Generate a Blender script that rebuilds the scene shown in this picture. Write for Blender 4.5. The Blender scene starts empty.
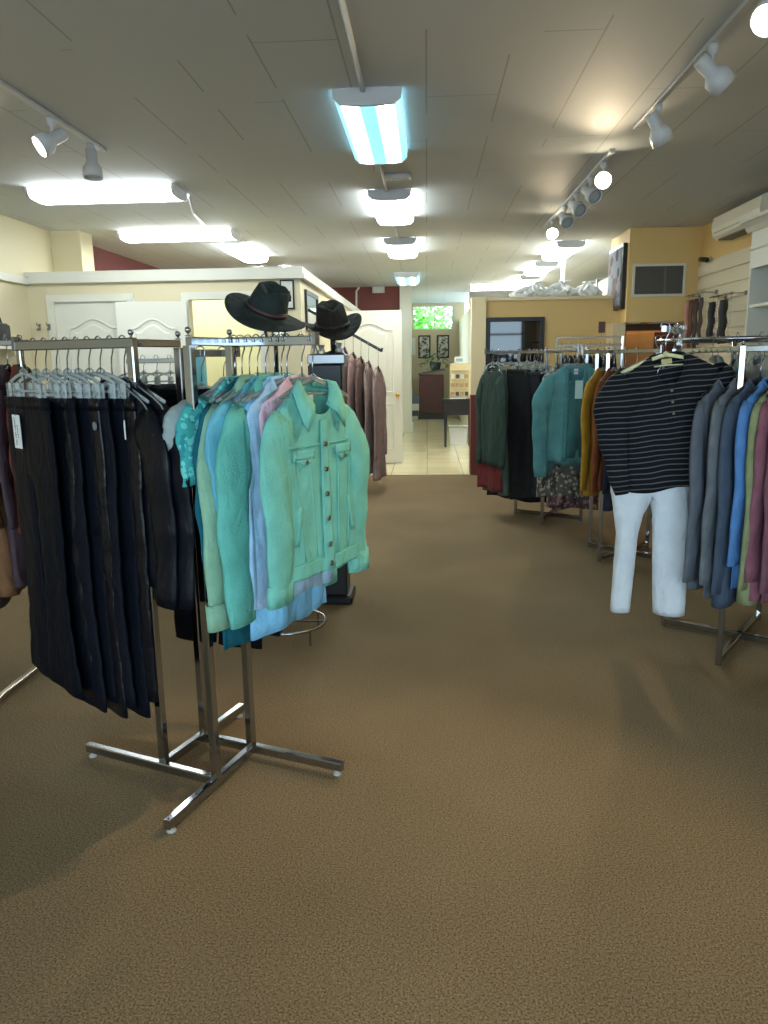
import bpy, math, random
from mathutils import Vector, Matrix
SC = bpy.context.scene
COL = SC.collection
PI = math.pi
rnd = random.Random(7)

# ------------------------------------------------------------------ materials
def lin(c):
    return tuple((v/255/12.92 if v/255 <= .04045 else ((v/255+.055)/1.055)**2.4) for v in c)
MATS = {}
def nodemat(name):
    m = bpy.data.materials.new(name); m.use_nodes = True
    nt = m.node_tree; b = nt.nodes['Principled BSDF']
    return m, nt, b
def N(nt, typ, **kw):
    n = nt.nodes.new(typ)
    for k, v in kw.items():
        if k in n.inputs: n.inputs[k].default_value = v
        else: setattr(n, k, v)
    return n
def plain(name, rgb, rough=.6, metal=0., spec=.5, bump=0., bscale=60., var=0., vscale=8.):
    key = (name, rgb, rough)
    if key in MATS: return MATS[key]
    m, nt, b = nodemat(name); L = nt.links
    c = lin(rgb)+(1,)
    b.inputs['Base Color'].default_value = c; b.inputs['Roughness'].default_value = rough
    b.inputs['Metallic'].default_value = metal; b.inputs['Specular IOR Level'].default_value = spec
    if bump or var: tc = N(nt, 'ShaderNodeTexCoord')
    if bump:
        nz = N(nt, 'ShaderNodeTexNoise', Scale=bscale, Detail=3.); L.new(tc.outputs['Object'], nz.inputs['Vector'])
        bp = N(nt, 'ShaderNodeBump', Strength=bump, Distance=.01); L.new(nz.outputs['Fac'], bp.inputs['Height']); L.new(bp.outputs['Normal'], b.inputs['Normal'])
    if var:
        nz2 = N(nt, 'ShaderNodeTexNoise', Scale=vscale, Detail=4.); L.new(tc.outputs['Object'], nz2.inputs['Vector'])
        rp = N(nt, 'ShaderNodeValToRGB'); L.new(nz2.outputs['Fac'], rp.inputs['Fac'])
        rp.color_ramp.elements[0].position = .3; rp.color_ramp.elements[1].position = .7
        rp.color_ramp.elements[0].color = tuple(v*(1-var) for v in c[:3])+(1,); rp.color_ramp.elements[1].color = tuple(min(1, v*(1+var)) for v in c[:3])+(1,)
        L.new(rp.outputs['Color'], b.inputs['Base Color'])
    MATS[key] = m
    return m
def fabric(rgb, rough=.85, bump=.35, bscale=220., var=.12, spec=.25, wr=.5):
    key = ('fabric', rgb, rough, wr)
    if key in MATS: return MATS[key]
    m = plain('fabric_%d_%d_%d' % rgb, rgb, rough, 0, spec, bump, bscale, var, 14.)
    nt = m.node_tree; L = nt.links; b = nt.nodes['Principled BSDF']
    tc = N(nt, 'ShaderNodeTexCoord'); mp = N(nt, 'ShaderNodeMapping'); mp.inputs['Scale'].default_value = (1.6, 1.6, .75)
    nz = N(nt, 'ShaderNodeTexNoise', Scale=8., Detail=2.5, Roughness=.4, Distortion=.7)
    L.new(tc.outputs['Object'], mp.inputs['Vector']); L.new(mp.outputs['Vector'], nz.inputs['Vector'])
    bp = N(nt, 'ShaderNodeBump', Strength=wr, Distance=.05); L.new(nz.outputs['Fac'], bp.inputs['Height'])
    fine = b.inputs['Normal'].links[0].from_node; L.new(bp.outputs['Normal'], fine.inputs['Normal'])
    MATS[key] = m
    return m
def emit(name, rgb, s):
    m, nt, b = nodemat(name)
    b.inputs['Base Color'].default_value = (.8, .8, .8, 1)
    b.inputs['Emission Color'].default_value = tuple(rgb)+(1,); b.inputs['Emission Strength'].default_value = s
    return m
def math_n(nt, op, a, b=None):
    n = nt.nodes.new('ShaderNodeMath'); n.operation = op
    for i, v in enumerate((a, b)):
        if v is None: continue
        if hasattr(v, 'is_linked'): nt.links.new(v, n.inputs[i])
        else: n.inputs[i].default_value = v
    return n.outputs[0]
def mixc(nt, fac, a, b):
    n = nt.nodes.new('ShaderNodeMix'); n.data_type = 'RGBA'
    nt.links.new(fac, n.inputs[0]) if hasattr(fac, 'is_linked') else setattr(n.inputs[0], 'default_value', fac)
    for i, v in ((6, a), (7, b)):
        if hasattr(v, 'is_linked'): nt.links.new(v, n.inputs[i])
        else: n.inputs[i].default_value = tuple(v)+(1,)
    return n.outputs[2]

CHROME = plain('chrome', (172, 175, 180), .14, 1.)
STEEL = plain('brushed_steel', (150, 150, 152), .3, 1.)
BLACKM = plain('black_metal', (22, 22, 24), .35, 0, .5)
WHITEM = plain('white_enamel', (205, 207, 212), .35)
WHITE = plain('white_paint', (216, 214, 202), .45)
CREAM = plain('cream_paint', (212, 201, 168), .6, bump=.05, bscale=90)
YELLOW = plain('yellow_paint', (226, 192, 126), .6, bump=.05, bscale=90)
RED = plain('red_paint', (108, 48, 44), .6)
BRASS = plain('brass', (214, 170, 84), .25, 1.)
WOODD = plain('mahogany', (74, 32, 26), .4, var=.2, vscale=5)
WOODO = plain('oak', (178, 128, 70), .5, var=.15, vscale=6)
BLACK = plain('black_paint', (20, 20, 22), .4)
PAPER = plain('white_card', (232, 234, 232), .6)
TEALC = plain('teal_cap', (50, 150, 150), .4)

def clear_mat():
    m, nt, b = nodemat('clear_plastic')
    tr = N(nt, 'ShaderNodeBsdfTransparent'); mx = N(nt, 'ShaderNodeMixShader')
    b.inputs['Base Color'].default_value = (.6, .66, .66, 1); b.inputs['Roughness'].default_value = .04
    b.inputs['Specular IOR Level'].default_value = .9
    fr = N(nt, 'ShaderNodeFresnel', IOR=1.5)
    f = math_n(nt, 'ADD', fr.outputs[0], .13)
    nt.links.new(f, mx.inputs[0]); nt.links.new(tr.outputs[0], mx.inputs[1]); nt.links.new(b.outputs[0], mx.inputs[2])
    nt.links.new(mx.outputs[0], nt.nodes['Material Output'].inputs[0])
    return m
CLEAR = clear_mat()

def carpet_mat():
    m, nt, b = nodemat('brown_carpet'); L = nt.links
    tc = N(nt, 'ShaderNodeTexCoord')
    n1 = N(nt, 'ShaderNodeTexNoise', Scale=190., Detail=4.); n2 = N(nt, 'ShaderNodeTexNoise', Scale=1.3, Detail=4.); n3 = N(nt, 'ShaderNodeTexVoronoi', Scale=420.)
    for n in (n1, n2, n3): L.new(tc.outputs['Object'], n.inputs['Vector'])
    r = N(nt, 'ShaderNodeValToRGB'); L.new(n1.outputs['Fac'], r.inputs['Fac'])
    r.color_ramp.elements[0].position = .3; r.color_ramp.elements[1].position = .7
    r.color_ramp.elements[0].color = lin((80, 66, 49))+(1,); r.color_ramp.elements[1].color = lin((160, 139, 108))+(1,)
    v = math_n(nt, 'MULTIPLY_ADD', n2.outputs['Fac'], .5); nt.nodes[-1].inputs[2].default_value = .72
    hs = N(nt, 'ShaderNodeHueSaturation'); L.new(r.outputs['Color'], hs.inputs['Color']); L.new(v, hs.inputs['Value'])
    L.new(hs.outputs['Color'], b.inputs['Base Color']); b.inputs['Roughness'].default_value = .95; b.inputs['Specular IOR Level'].default_value = .1
    bp = N(nt, 'ShaderNodeBump', Strength=.15, Distance=.002); L.new(n3.outputs['Distance'], bp.inputs['Height']); L.new(bp.outputs['Normal'], b.inputs['Normal'])
    return m
def tile_mat():
    m, nt, b = nodemat('glossy_tile'); L = nt.links
    tc = N(nt, 'ShaderNodeTexCoord')
    br = N(nt, 'ShaderNodeTexBrick', Scale=1., offset=0.); L.new(tc.outputs['Object'], br.inputs['Vector'])
    br.inputs['Color1'].default_value = lin((226, 212, 172))+(1,); br.inputs['Color2'].default_value = lin((214, 200, 160))+(1,); br.inputs['Mortar'].default_value = lin((170, 152, 116))+(1,)
    br.inputs['Brick Width'].default_value = .45; br.inputs['Row Height'].default_value = .45; br.inputs['Mortar Size'].default_value = .006
    L.new(br.outputs['Color'], b.inputs['Base Color']); b.inputs['Roughness'].default_value = .13
    return m
def ceil_mat():
    m, nt, b = nodemat('ceiling_panels'); L = nt.links
    tc = N(nt, 'ShaderNodeTexCoord'); sx = N(nt, 'ShaderNodeSeparateXYZ'); L.new(tc.outputs['Object'], sx.inputs[0])
    u = math_n(nt, 'DIVIDE', sx.outputs['X'], .39)
    fr = math_n(nt, 'FRACT', math_n(nt, 'ADD', u, 50.5)); d = math_n(nt, 'ABSOLUTE', math_n(nt, 'SUBTRACT', fr, .5))
    line = math_n(nt, 'LESS_THAN', d, .011)
    row = math_n(nt, 'FLOOR', math_n(nt, 'ADD', u, 50.))
    off = math_n(nt, 'MULTIPLY', math_n(nt, 'MODULO', row, 3.), .83)
    v = math_n(nt, 'DIVIDE', math_n(nt, 'ADD', sx.outputs['Y'], off), 2.44)
    d2 = math_n(nt, 'ABSOLUTE', math_n(nt, 'SUBTRACT', math_n(nt, 'FRACT', math_n(nt, 'ADD', v, 10.)), .5))
    line2 = math_n(nt, 'LESS_THAN', d2, .0016)
    nz = N(nt, 'ShaderNodeTexNoise', Scale=1.1, Detail=2.); L.new(tc.outputs['Object'], nz.inputs['Vector'])
    gate = math_n(nt, 'MULTIPLY', math_n(nt, 'GREATER_THAN', nz.outputs['Fac'], .47), .55)
    ln = math_n(nt, 'MULTIPLY', math_n(nt, 'MAXIMUM', line, line2), gate)
    c = mixc(nt, ln, lin((200, 204, 208)), lin((128, 128, 126)))
    L.new(c, b.inputs['Base Color']); b.inputs['Roughness'].default_value = .72; b.inputs['Specular IOR Level'].default_value = .3
    return m
def stripe_mat():
    m, nt, b = nodemat('striped_knit'); L = nt.links
    tc = N(nt, 'ShaderNodeTexCoord'); sx = N(nt, 'ShaderNodeSeparateXYZ'); L.new(tc.outputs['Object'], sx.inputs[0])
    nz = N(nt, 'ShaderNodeTexNoise', Scale=4.); L.new(tc.outputs['Object'], nz.inputs['Vector'])
    z = math_n(nt, 'ADD', sx.outputs['Z'], math_n(nt, 'MULTIPLY', nz.outputs['Fac'], .03))
    f = math_n(nt, 'FRACT', math_n(nt, 'DIVIDE', math_n(nt, 'ADD', z, 5.), .024))
    s = math_n(nt, 'LESS_THAN', f, .2)
    c = mixc(nt, s, lin((22, 23, 27)), lin((92, 95, 100)))
    L.new(c, b.inputs['Base Color']); b.inputs['Roughness'].default_value = .9; b.inputs['Specular IOR Level'].default_value = .2
    return m
def floral_mat(name, base, c1, c2, scale=26.):
    m, nt, b = nodemat(name); L = nt.links
    tc = N(nt, 'ShaderNodeTexCoord')
    vo = N(nt, 'ShaderNodeTexVoronoi', Scale=scale); nz = N(nt, 'ShaderNodeTexNoise', Scale=scale*.7, Detail=3.)
    for n in (vo, nz): L.new(tc.outputs['Object'], n.inputs['Vector'])
    a = mixc(nt, math_n(nt, 'LESS_THAN', vo.outputs['Distance'], .42), lin(base), lin(c1))
    c = mixc(nt, math_n(nt, 'GREATER_THAN', nz.outputs['Fac'], .56), a, lin(c2))
    L.new(c, b.inputs['Base Color']); b.inputs['Roughness'].default_value = .85
    return m
def slat_mat(): return plain('slat_panel', (226, 216, 188), .5)
def diff_mat(name, lo, hi, axis, half, s, sharp=2.1):
    m, nt, b = nodemat(name); L = nt.links
    tc = N(nt, 'ShaderNodeTexCoord'); sx = N(nt, 'ShaderNodeSeparateXYZ'); L.new(tc.outputs['Object'], sx.inputs[0])
    a = math_n(nt, 'ABSOLUTE', math_n(nt, 'DIVIDE', sx.outputs[axis], half))
    d = math_n(nt, 'ABSOLUTE', math_n(nt, 'SUBTRACT', a, .55))
    f = math_n(nt, 'SUBTRACT', 1., math_n(nt, 'MULTIPLY', d, sharp)); 
    k = N(nt, 'ShaderNodeClamp'); L.new(f, k.inputs[0])
    c = mixc(nt, k.outputs[0], lo, hi)
    b.inputs['Base Color'].default_value = (.8, .85, .85, 1)
    L.new(c, b.inputs['Emission Color']); b.inputs['Emission Strength'].default_value = s
    return m

# ------------------------------------------------------------------ mesh builder
class MB:
    def __init__(s): s.v = []; s.f = []
    def add(s, vs, fs):
        o = len(s.v); s.v += [tuple(p) for p in vs]; s.f += [tuple(i+o for i in f) for f in fs]; return s
    def box(s, x0, y0, z0, x1, y1, z1, bev=0.):
        if bev <= 0:
            vs = [(x, y, z) for z in (z0, z1) for y in (y0, y1) for x in (x0, x1)]
            return s.add(vs, [(0, 2, 3, 1), (4, 5, 7, 6), (0, 1, 5, 4), (2, 6, 7, 3), (0, 4, 6, 2), (1, 3, 7, 5)])
        b = bev; rings = []
        for z, i in ((z0, b), (z0+b, 0), (z1-b, 0), (z1, b)):
            q = b+i*.6
            X0, X1, Y0, Y1 = x0+i, x1-i, y0+i, y1-i
            rings.append([(X0+b, Y0, z), (X1-b, Y0, z), (X1, Y0+b, z), (X1, Y1-b, z), (X1-b, Y1, z), (X0+b, Y1, z), (X0, Y1-b, z), (X0, Y0+b, z)])
        return s.loft(rings, True, True)
    def loft(s, rings, cap0=False, cap1=False, closed=True):
        n = len(rings[0]); vs = [p for r in rings for p in r]; fs = []
        for i in range(len(rings)-1):
            for j in range(n if closed else n-1):
                k = (j+1) % n
                fs.append((i*n+j, i*n+k, (i+1)*n+k, (i+1)*n+j))
        if cap0: fs.append(tuple(reversed(range(n))))
        if cap1: fs.append(tuple(range((len(rings)-1)*n, len(rings)*n)))
        return s.add(vs, fs)
    def tube(s, pts, r, seg=8, r2=None, cap=True, up=None):
        P = [Vector(p) for p in pts]; rings = []
        prev = None
        for i, p in enumerate(P):
            t = (P[min(i+1, len(P)-1)]-P[max(i-1, 0)]).normalized()
            if prev is None:
                a = Vector(up) if up else (Vector((0, 0, 1)) if abs(t.z) < .9 else Vector((1, 0, 0)))
            else: a = prev
            nrm = (a-t*a.dot(t)).normalized(); prev = nrm; bi = t.cross(nrm)
            ra = r[i] if isinstance(r, (list, tuple)) else r
            rb = (r2[i] if isinstance(r2, (list, tuple)) else r2) if r2 is not None else ra
            rings.append([p+nrm*(ra*math.cos(2*PI*k/seg))+bi*(rb*math.sin(2*PI*k/seg)) for k in range(seg)])
        return s.loft(rings, cap, cap)
    def beam(s, p, q, w=.026, h=None):
        h = h or w; p = Vector(p); q = Vector(q); t = (q-p).normalized()
        a = Vector((0, 0, 1)) if abs(t.z) < .9 else Vector((.94, -.33, 0))
        nrm = (a-t*a.dot(t)).normalized(); bi = t.cross(nrm); c = .12
        def ring(o): return [o+nrm*(h/2*a1)+bi*(w/2*b1) for a1, b1 in ((1, 1-2*c), (1-2*c, 1), (-1+2*c, 1), (-1, 1-2*c), (-1, -1+2*c), (-1+2*c, -1), (1-2*c, -1), (1, -1+2*c))]
        return s.loft([ring(p), ring(q)], True, True)
    def lathe(s, prof, c=(0, 0, 0), seg=20):
        rings = [[(c[0]+r*math.cos(2*PI*k/seg), c[1]+r*math.sin(2*PI*k/seg), c[2]+z) for k in range(seg)] for r, z in prof]
        return s.loft(rings, True, True)
    def ball(s, c, r, seg=10):
        return s.lathe([(max(.0005, r*math.sin(PI*i/6)), -r*math.cos(PI*i/6)) for i in range(7)], c, seg)
    def xf(s, M):
        s.v = [tuple(M @ Vector(p)) for p in s.v]; return s
    def build(s, name, mat, parent=None, smooth=False, loc=None, solid=0., sub=0):
        me = bpy.data.meshes.new(name); me.from_pydata(s.v, [], s.f); me.materials.append(mat)
        if smooth: me.shade_smooth()
        me.update()
        o = bpy.data.objects.new(name, me); COL.objects.link(o)
        if parent: o.parent = parent
        if loc: o.location = loc
        if solid:
            md = o.modifiers.new('thickness', 'SOLIDIFY'); md.thickness = solid; md.offset = -1
        if sub:
            md = o.modifiers.new('smooth', 'SUBSURF'); md.levels = sub; md.render_levels = sub
        return o
def thing(name, label, cat, loc=(0, 0, 0), rz=0., group=None, rx=0., ry=0.):
    o = bpy.data.objects.new(name, None); COL.objects.link(o); o.empty_display_size = .1
    o.location = loc; o.rotation_euler = (rx, ry, rz)
    return tag(o, label, cat, group)
def tag(o, label, cat, group=None):
    o['label'] = label; o['category'] = cat
    if group: o['group'] = group
    return o
def struct(name, mb, mat, smooth=False, parent=None):
    o = mb.build(name, mat, parent, smooth)
    if not parent: o['kind'] = 'structure'
    return o
def copy_tree(o, parent=None):
    c = o.copy(); COL.objects.link(c)
    if parent: c.parent = parent
    for ch in list(o.children): copy_tree(ch, c)
    return c

# ------------------------------------------------------------------ the room (metres; camera stands at x=0, y=0, looking along +y)
H = 2.8
struct('floor', MB().box(-4.1, -3.1, -.1, 3.14, 9.23, 0), carpet_mat())
struct('floor.001', MB().box(-4.1, 9.23, -.1, 4.2, 20, 0), tile_mat())
struct('trim_1', MB().box(-1.24, 9.215, 0, .55, 9.25, .006), plain('brass_strip', (150, 130, 90), .4, .6))
struct('ceiling', MB().box(-4.2, -3.2, H, 4.2, 20.1, H+.1), ceil_mat())
struct('wall_left', MB().box(-4.1, -3.1, 0, -4.0, 8.6, H), CREAM)
struct('wall_left.001', MB().box(-4.1, 8.6, 0, -4.0, 15.1, H), RED)
struct('trim_2', MB().box(-4.0, 8.2, 0, -3.68, 8.5, H), CREAM)            # pilaster on the left wall
struct('trim_3', MB().box(-4.0, 5.2, 2.19, -3.955, 7.6, 2.26), WHITE)     # picture rail on the left wall
struct('wall_right', MB().box(3.04, -3.1, 0, 3.14, 9.7, H), YELLOW)
# storefront behind the camera: piers, sill and head around the big window opening
wf = MB().box(-4.1, -3.2, 0, -3.7, -3.1, H).box(2.7, -3.2, 0, 3.14, -3.1, H).box(-3.7, -3.2, 0, 2.7, -3.1, .35).box(-3.7, -3.2, 2.55, 2.7, -3.1, H)
struct('wall_front', wf, CREAM)
w1 = MB()
for x in (-3.7, -1.6, .5, 2.66): w1.box(x-.03, -3.18, .35, x+.03, -3.12, 2.55)
w1.box(-3.7, -3.18, .35, 2.7, -3.12, .41).box(-3.7, -3.18, 2.49, 2.7, -3.12, 2.55).box(-3.7, -3.18, 2.05, 2.7, -3.12, 2.1)
struct('window_1', w1, plain('aluminium', (120, 120, 122), .35, .9))

# fitting-room partition on the left
PY = 7.6
pf = MB().box(-4.0, PY, 0, -3.74, PY+.1, 2.2).box(-3.74, PY, 2.02, -2.98, PY+.1, 2.2).box(-2.98, PY, 0, -2.36, PY+.1, 2.2).box(-2.36, PY, 2.02, -1.66, PY+.1, 2.2).box(-1.66, PY, 0, -1.24, PY+.1, 2.2)
struct('wall_partition', pf, CREAM)
struct('wall_partition.001', MB().box(-1.34, PY+.1, 0, -1.24, 15.0, 2.2), CREAM)
struct('trim_4', MB().box(-4.0, PY-.05, 2.2, -1.19, PY+.14, 2.25).box(-4.0, PY-.03, 2.25, -1.21, PY+.12, 2.31), WHITE)
struct('trim_5', MB().box(-1.38, PY+.14, 2.2, -1.19, 15.0, 2.25).box(-1.36, PY+.12, 2.25, -1.21, 15.0, 2.31), WHITE)
struct('wall_partition.002', MB().box(-4.0, 9.3, 0, -1.34, 9.4, 2.2), plain('pale_lime_paint', (226, 222, 172), .6))
def casing(x0, x1, zt, y):
    return MB().box(x0-.07, y-.02, 0, x0, y, zt+.07).box(x1, y-.02, 0, x1+.07, y, zt+.07).box(x0, y-.02, zt, x1, y, zt+.07)
struct('trim_6', casing(-3.74, -2.98, 2.02, PY), WHITE)
struct('trim_7', casing(-2.36, -1.66, 2.02, PY), WHITE)
def door_leaf(name, w, h, loc, rz, knob_x, hook=False):
    o = MB().box(0, -.02, .01, w, .02, h).build(name, WHITE, None, loc=loc); o.rotation_euler.z = rz; o['kind'] = 'structure'
    m = MB()
    for zz0, zz1, arch in ((.2, .82, 0), (.98, h-.17, 1)):
        x0, x1 = .12, w-.12
        pts = [(x0, zz0), (x1, zz0)]
        if arch:
            for i in range(13):
                u = i/12; pts.append((x1-(x1-x0)*u, zz1-.09+.09*math.sin(PI*max(0, min(1, (u-.12)/.76)))**1.2))
        else: pts += [(x1, zz1), (x0, zz1)]
        for sd in (-1, 1):
            P3 = [(x, sd*.022, z) for x, z in pts]; m.tube(P3+[P3[0]], .011, 6, cap=False)
            cx, cz = (x0+x1)/2, (zz0+zz1)/2
            ring0 = [(x+(cx-x)*.22, sd*.02, z+(cz-z)*.1) for x, z in pts]; ring1 = [(x+(cx-x)*.3, sd*.028, z+(cz-z)*.15) for x, z in pts]
            m.loft([ring0, ring1], False, True)
    m.build('door_panel_moulding', WHITE, o)
    if knob_x is not None:
        for sd in (-1, 1):
            k = MB().lathe([(.026, 0), (.026, .006), (.01, .012), (.01, .035), (.027, .045), (.03, .06), (.022, .072), (.004, .075)], seg=14)
            k.xf(Matrix.Translation((knob_x, sd*.02, .94)) @ Matrix.Rotation(sd*-PI/2, 4, 'X') if sd > 0 else Matrix.Translation((knob_x, -.02, .94)) @ Matrix.Rotation(PI/2, 4, 'X'))
            k.build('door_knob', BRASS, o, True)
    return o
door_leaf('door_1', .76, 2.02, (-3.74, PY+.03, 0), 0, .70)
door_leaf('door_2', .68, 2.0, (-2.37, PY-.05, 0), PI+.16, None)
door_leaf('door_3', .86, 2.06, (-1.2, 10.36, 0), 0, .80)
# walls at the back
struct('wall_back', MB().box(-4.0, 15.0, 0, -.5, 15.1, H), RED)
struct('trim_8', MB().box(-.52, 14.93, 0, -.3, 15.13, H), WHITE)
struct('baseboard_hall', MB().box(-.54, 14.91, 0, -.28, 15.15, .18), WHITE)
struct('wall_hall', MB().box(-.6, 15.13, 0, -.5, 15.6, H).box(-.6, 18.3, 0, -.5, 19.5, H).box(-.6, 15.6, 0, -.5, 18.3, .9).box(-.6, 15.6, 2.4, -.5, 18.3, H), CREAM)  # hall wall, with an opening for the added side window
struct('window_added', MB().box(-.58, 15.6, .9, -.53, 18.3, .95).box(-.58, 15.6, 2.35, -.53, 18.3, 2.4).box(-.58, 16.93, .95, -.53, 16.98, 2.35), WHITE)  # unseen side window, added to let daylight into the back room
wb = MB().box(-.6, 19.5, 0, .95, 19.6, 2.15).box(-.6, 19.5, 2.15, -.36, 19.6, H).box(.66, 19.5, 2.15, .95, 19.6, H).box(-.36, 19.5, 2.74, .66, 19.6, H)
struct('wall_back.001', wb, plain('beige_paint', (206, 192, 160), .6))
struct('window_2', MB().box(-.36, 19.53, 2.15, .66, 19.58, 2.18).box(-.36, 19.53, 2.71, .66, 19.58, 2.74).box(-.36, 19.53, 2.18, -.33, 19.58, 2.71).box(.63, 19.53, 2.18, .66, 19.58, 2.71).box(.17, 19.53, 2.18, .2, 19.58, 2.71), WHITE)
struct('wall_hall.001', MB().box(.8, 12.9, 0, .9, 19.5, 2.35), CREAM)
struct('wall_back.002', MB().box(.9, 16.5, 0, 4.1, 16.6, H), plain('grey_paint', (150, 146, 138), .7))
struct('wall_right.001', MB().box(4.0, 9.7, 0, 4.1, 16.6, H), CREAM)
# divider wall with the screen
struct('wall_divider', MB().box(.6, 9.3, .98, 2.25, 9.42, 2.08), YELLOW)
struct('wall_divider.001', MB().box(.6, 9.3, 0, 2.24, 9.42, .98), RED)
struct('trim_9', MB().box(.53, 9.22, .98, .7, 9.46, 2.12), plain('post_cream', (240, 222, 178), .5))
struct('trim_10', MB().box(.53, 9.22, 0, .7, 9.46, .98), RED)
struct('trim_11', MB().box(.7, 9.26, 2.08, 2.25, 9.8, 2.115), plain('ledge_cream', (238, 220, 176), .5))
# bulkhead over the nook on the right
struct('wall_bulkhead', MB().box(2.25, 8.89, 1.79, 3.04, 9.75, H), YELLOW)
struct('wall_nook', MB().box(2.25, 9.55, 0, 3.04, 9.65, 1.79), plain('nook_brown', (104, 74, 58), .6))
struct('trim_12', MB().box(2.13, 8.98, 0, 2.27, 9.3, 1.79), plain('post_pale', (226, 208, 168), .5))

# ------------------------------------------------------------------ ceiling lights
SF = 10.
DF_Y = diff_mat('tube_diffuser', (.007, .032, .042), (.75, .97, 1.), 'X', .17, SF*1.5, 3.2)
DF_W = diff_mat('warm_tube_diffuser', (.85, .95, .92), (1., .98, .92), 'X', .17, SF)
DF_L = diff_mat('white_tube_diffuser', (.9, 1., 1.), (.95, 1., 1.), 'X', .2, SF)
def fixture(x, y, L, W, along, mat, label, dim=0):
    t = thing('ceiling_light', label, 'ceiling light', (x, y, H), 0 if along == 'y' else PI/2, 'fluorescent ceiling lights')
    l, w = L/2, W/2
    MB().box(-w*.62, -l, -.06, w*.62, l, 0).build('housing', WHITEM, t)
    def prof(k): return [(w*a*k, b) for a, b in ((-1, -.012), (-.97, -.05), (-.8, -.078), (-.3, -.086), (.3, -.086), (.8, -.078), (.97, -.05), (1, -.012))]
    m = MB()
    m.loft([[(px, -l+.02, pz) for px, pz in prof(1)], [(px, l-.02, pz) for px, pz in prof(1)]], True, True)
    m.build('diffuser', mat, t)
    for s in (-1, 1):
        e = MB(); a, b = s*(l-.02), s*(l+.004)
        e.loft([[(px, a, pz-(.002 if pz < -.02 else -.008)) for px, pz in prof(1.02)], [(px, b, pz-(.002 if pz < -.02 else -.008)) for px, pz in prof(1.02)]], True, True)
        e.build('end_cap', WHITEM, t)
    return t
fixture(-.31, 4.87, 1.22, .36, 'y', DF_Y, 'nearest ceiling tube light, its cyan-tinted diffuser above the aisle')
fixture(-.31, 7.25, 1.22, .36, 'y', DF_W, 'second aisle ceiling light, white diffuser behind the cyan one')
fixture(-.31, 9.75, 1.22, .38, 'y', DF_W, 'third aisle ceiling light from the front, white')
fixture(-.33, 13.3, 1.3, .4, 'y', DF_Y, 'farthest aisle ceiling light, cyan, before the red wall')
fixture(-2.6, 6.38, 1.2, .34, 'x', DF_L, 'wide bright white ceiling light set crosswise over the fitting rooms front')
fixture(-2.68, 8.45, 1.24, .34, 'x', DF_L, 'crosswise ceiling light just behind the fitting room doors wall')
fixture(-2.3, 9.85, 1.24, .34, 'y', DF_L, 'small lengthwise ceiling light above the fitting room partition top')
fixture(-2.3, 12.1, 1.24, .34, 'y', DF_L, 'dim far ceiling light seen just over the partition cornice')
fixture(1.75, 10.3, 1.24, .34, 'y', DF_W, 'nearest ceiling light beyond the yellow divider wall')
fixture(1.75, 12.2, 1.24, .34, 'y', DF_W, 'middle ceiling light beyond the yellow divider wall')
fixture(1.75, 14.0, 1.24, .34, 'y', DF_W, 'rear ceiling light beyond the yellow divider wall')
fixture(1.45, 15.2, 1.24, .4, 'x', DF_L, 'crosswise ceiling light above the cream post of the divider wall')

tag(MB().tube([(-.33, 1.0, 2.785), (-.33, 4.26, 2.785)], .014, 8).build('ceiling_conduit', WHITEM, None, True), 'white conduit on the ceiling running to the nearest aisle light', 'conduit', 'ceiling conduits')
tag(MB().tube([(-.33, 5.5, 2.785), (-.33, 6.63, 2.785)], .014, 8).build('ceiling_conduit', WHITEM, None, True), 'white conduit between the first and second aisle lights', 'conduit', 'ceiling conduits')
tag(MB().tube([(-.33, 7.88, 2.785), (-.33, 9.12, 2.785)], .014, 8).build('ceiling_conduit', WHITEM, None, True), 'white conduit between the second and third aisle lights', 'conduit', 'ceiling conduits')
t = thing('smoke_detector', 'small white detector box on ceiling between first and second aisle lights', 'smoke detector', (-.22, 6.15, H))
MB().box(-.1, -.06, -.035, .1, .06, 0, .01).build('detector_case', WHITEM, t); MB().box(-.04, -.03, -.042, .04, .03, -.034).build('vent_grille', STEEL, t)
tag(MB().tube([(-2.0, 6.62, 2.785), (-2.2, 7.4, 2.785), (-2.3, 8.25, 2.785)], .012, 8).build('ceiling_conduit', WHITEM, None, True), 'thin white conduit joining the two crosswise lights by fitting rooms', 'conduit', 'ceiling conduits')

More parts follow.
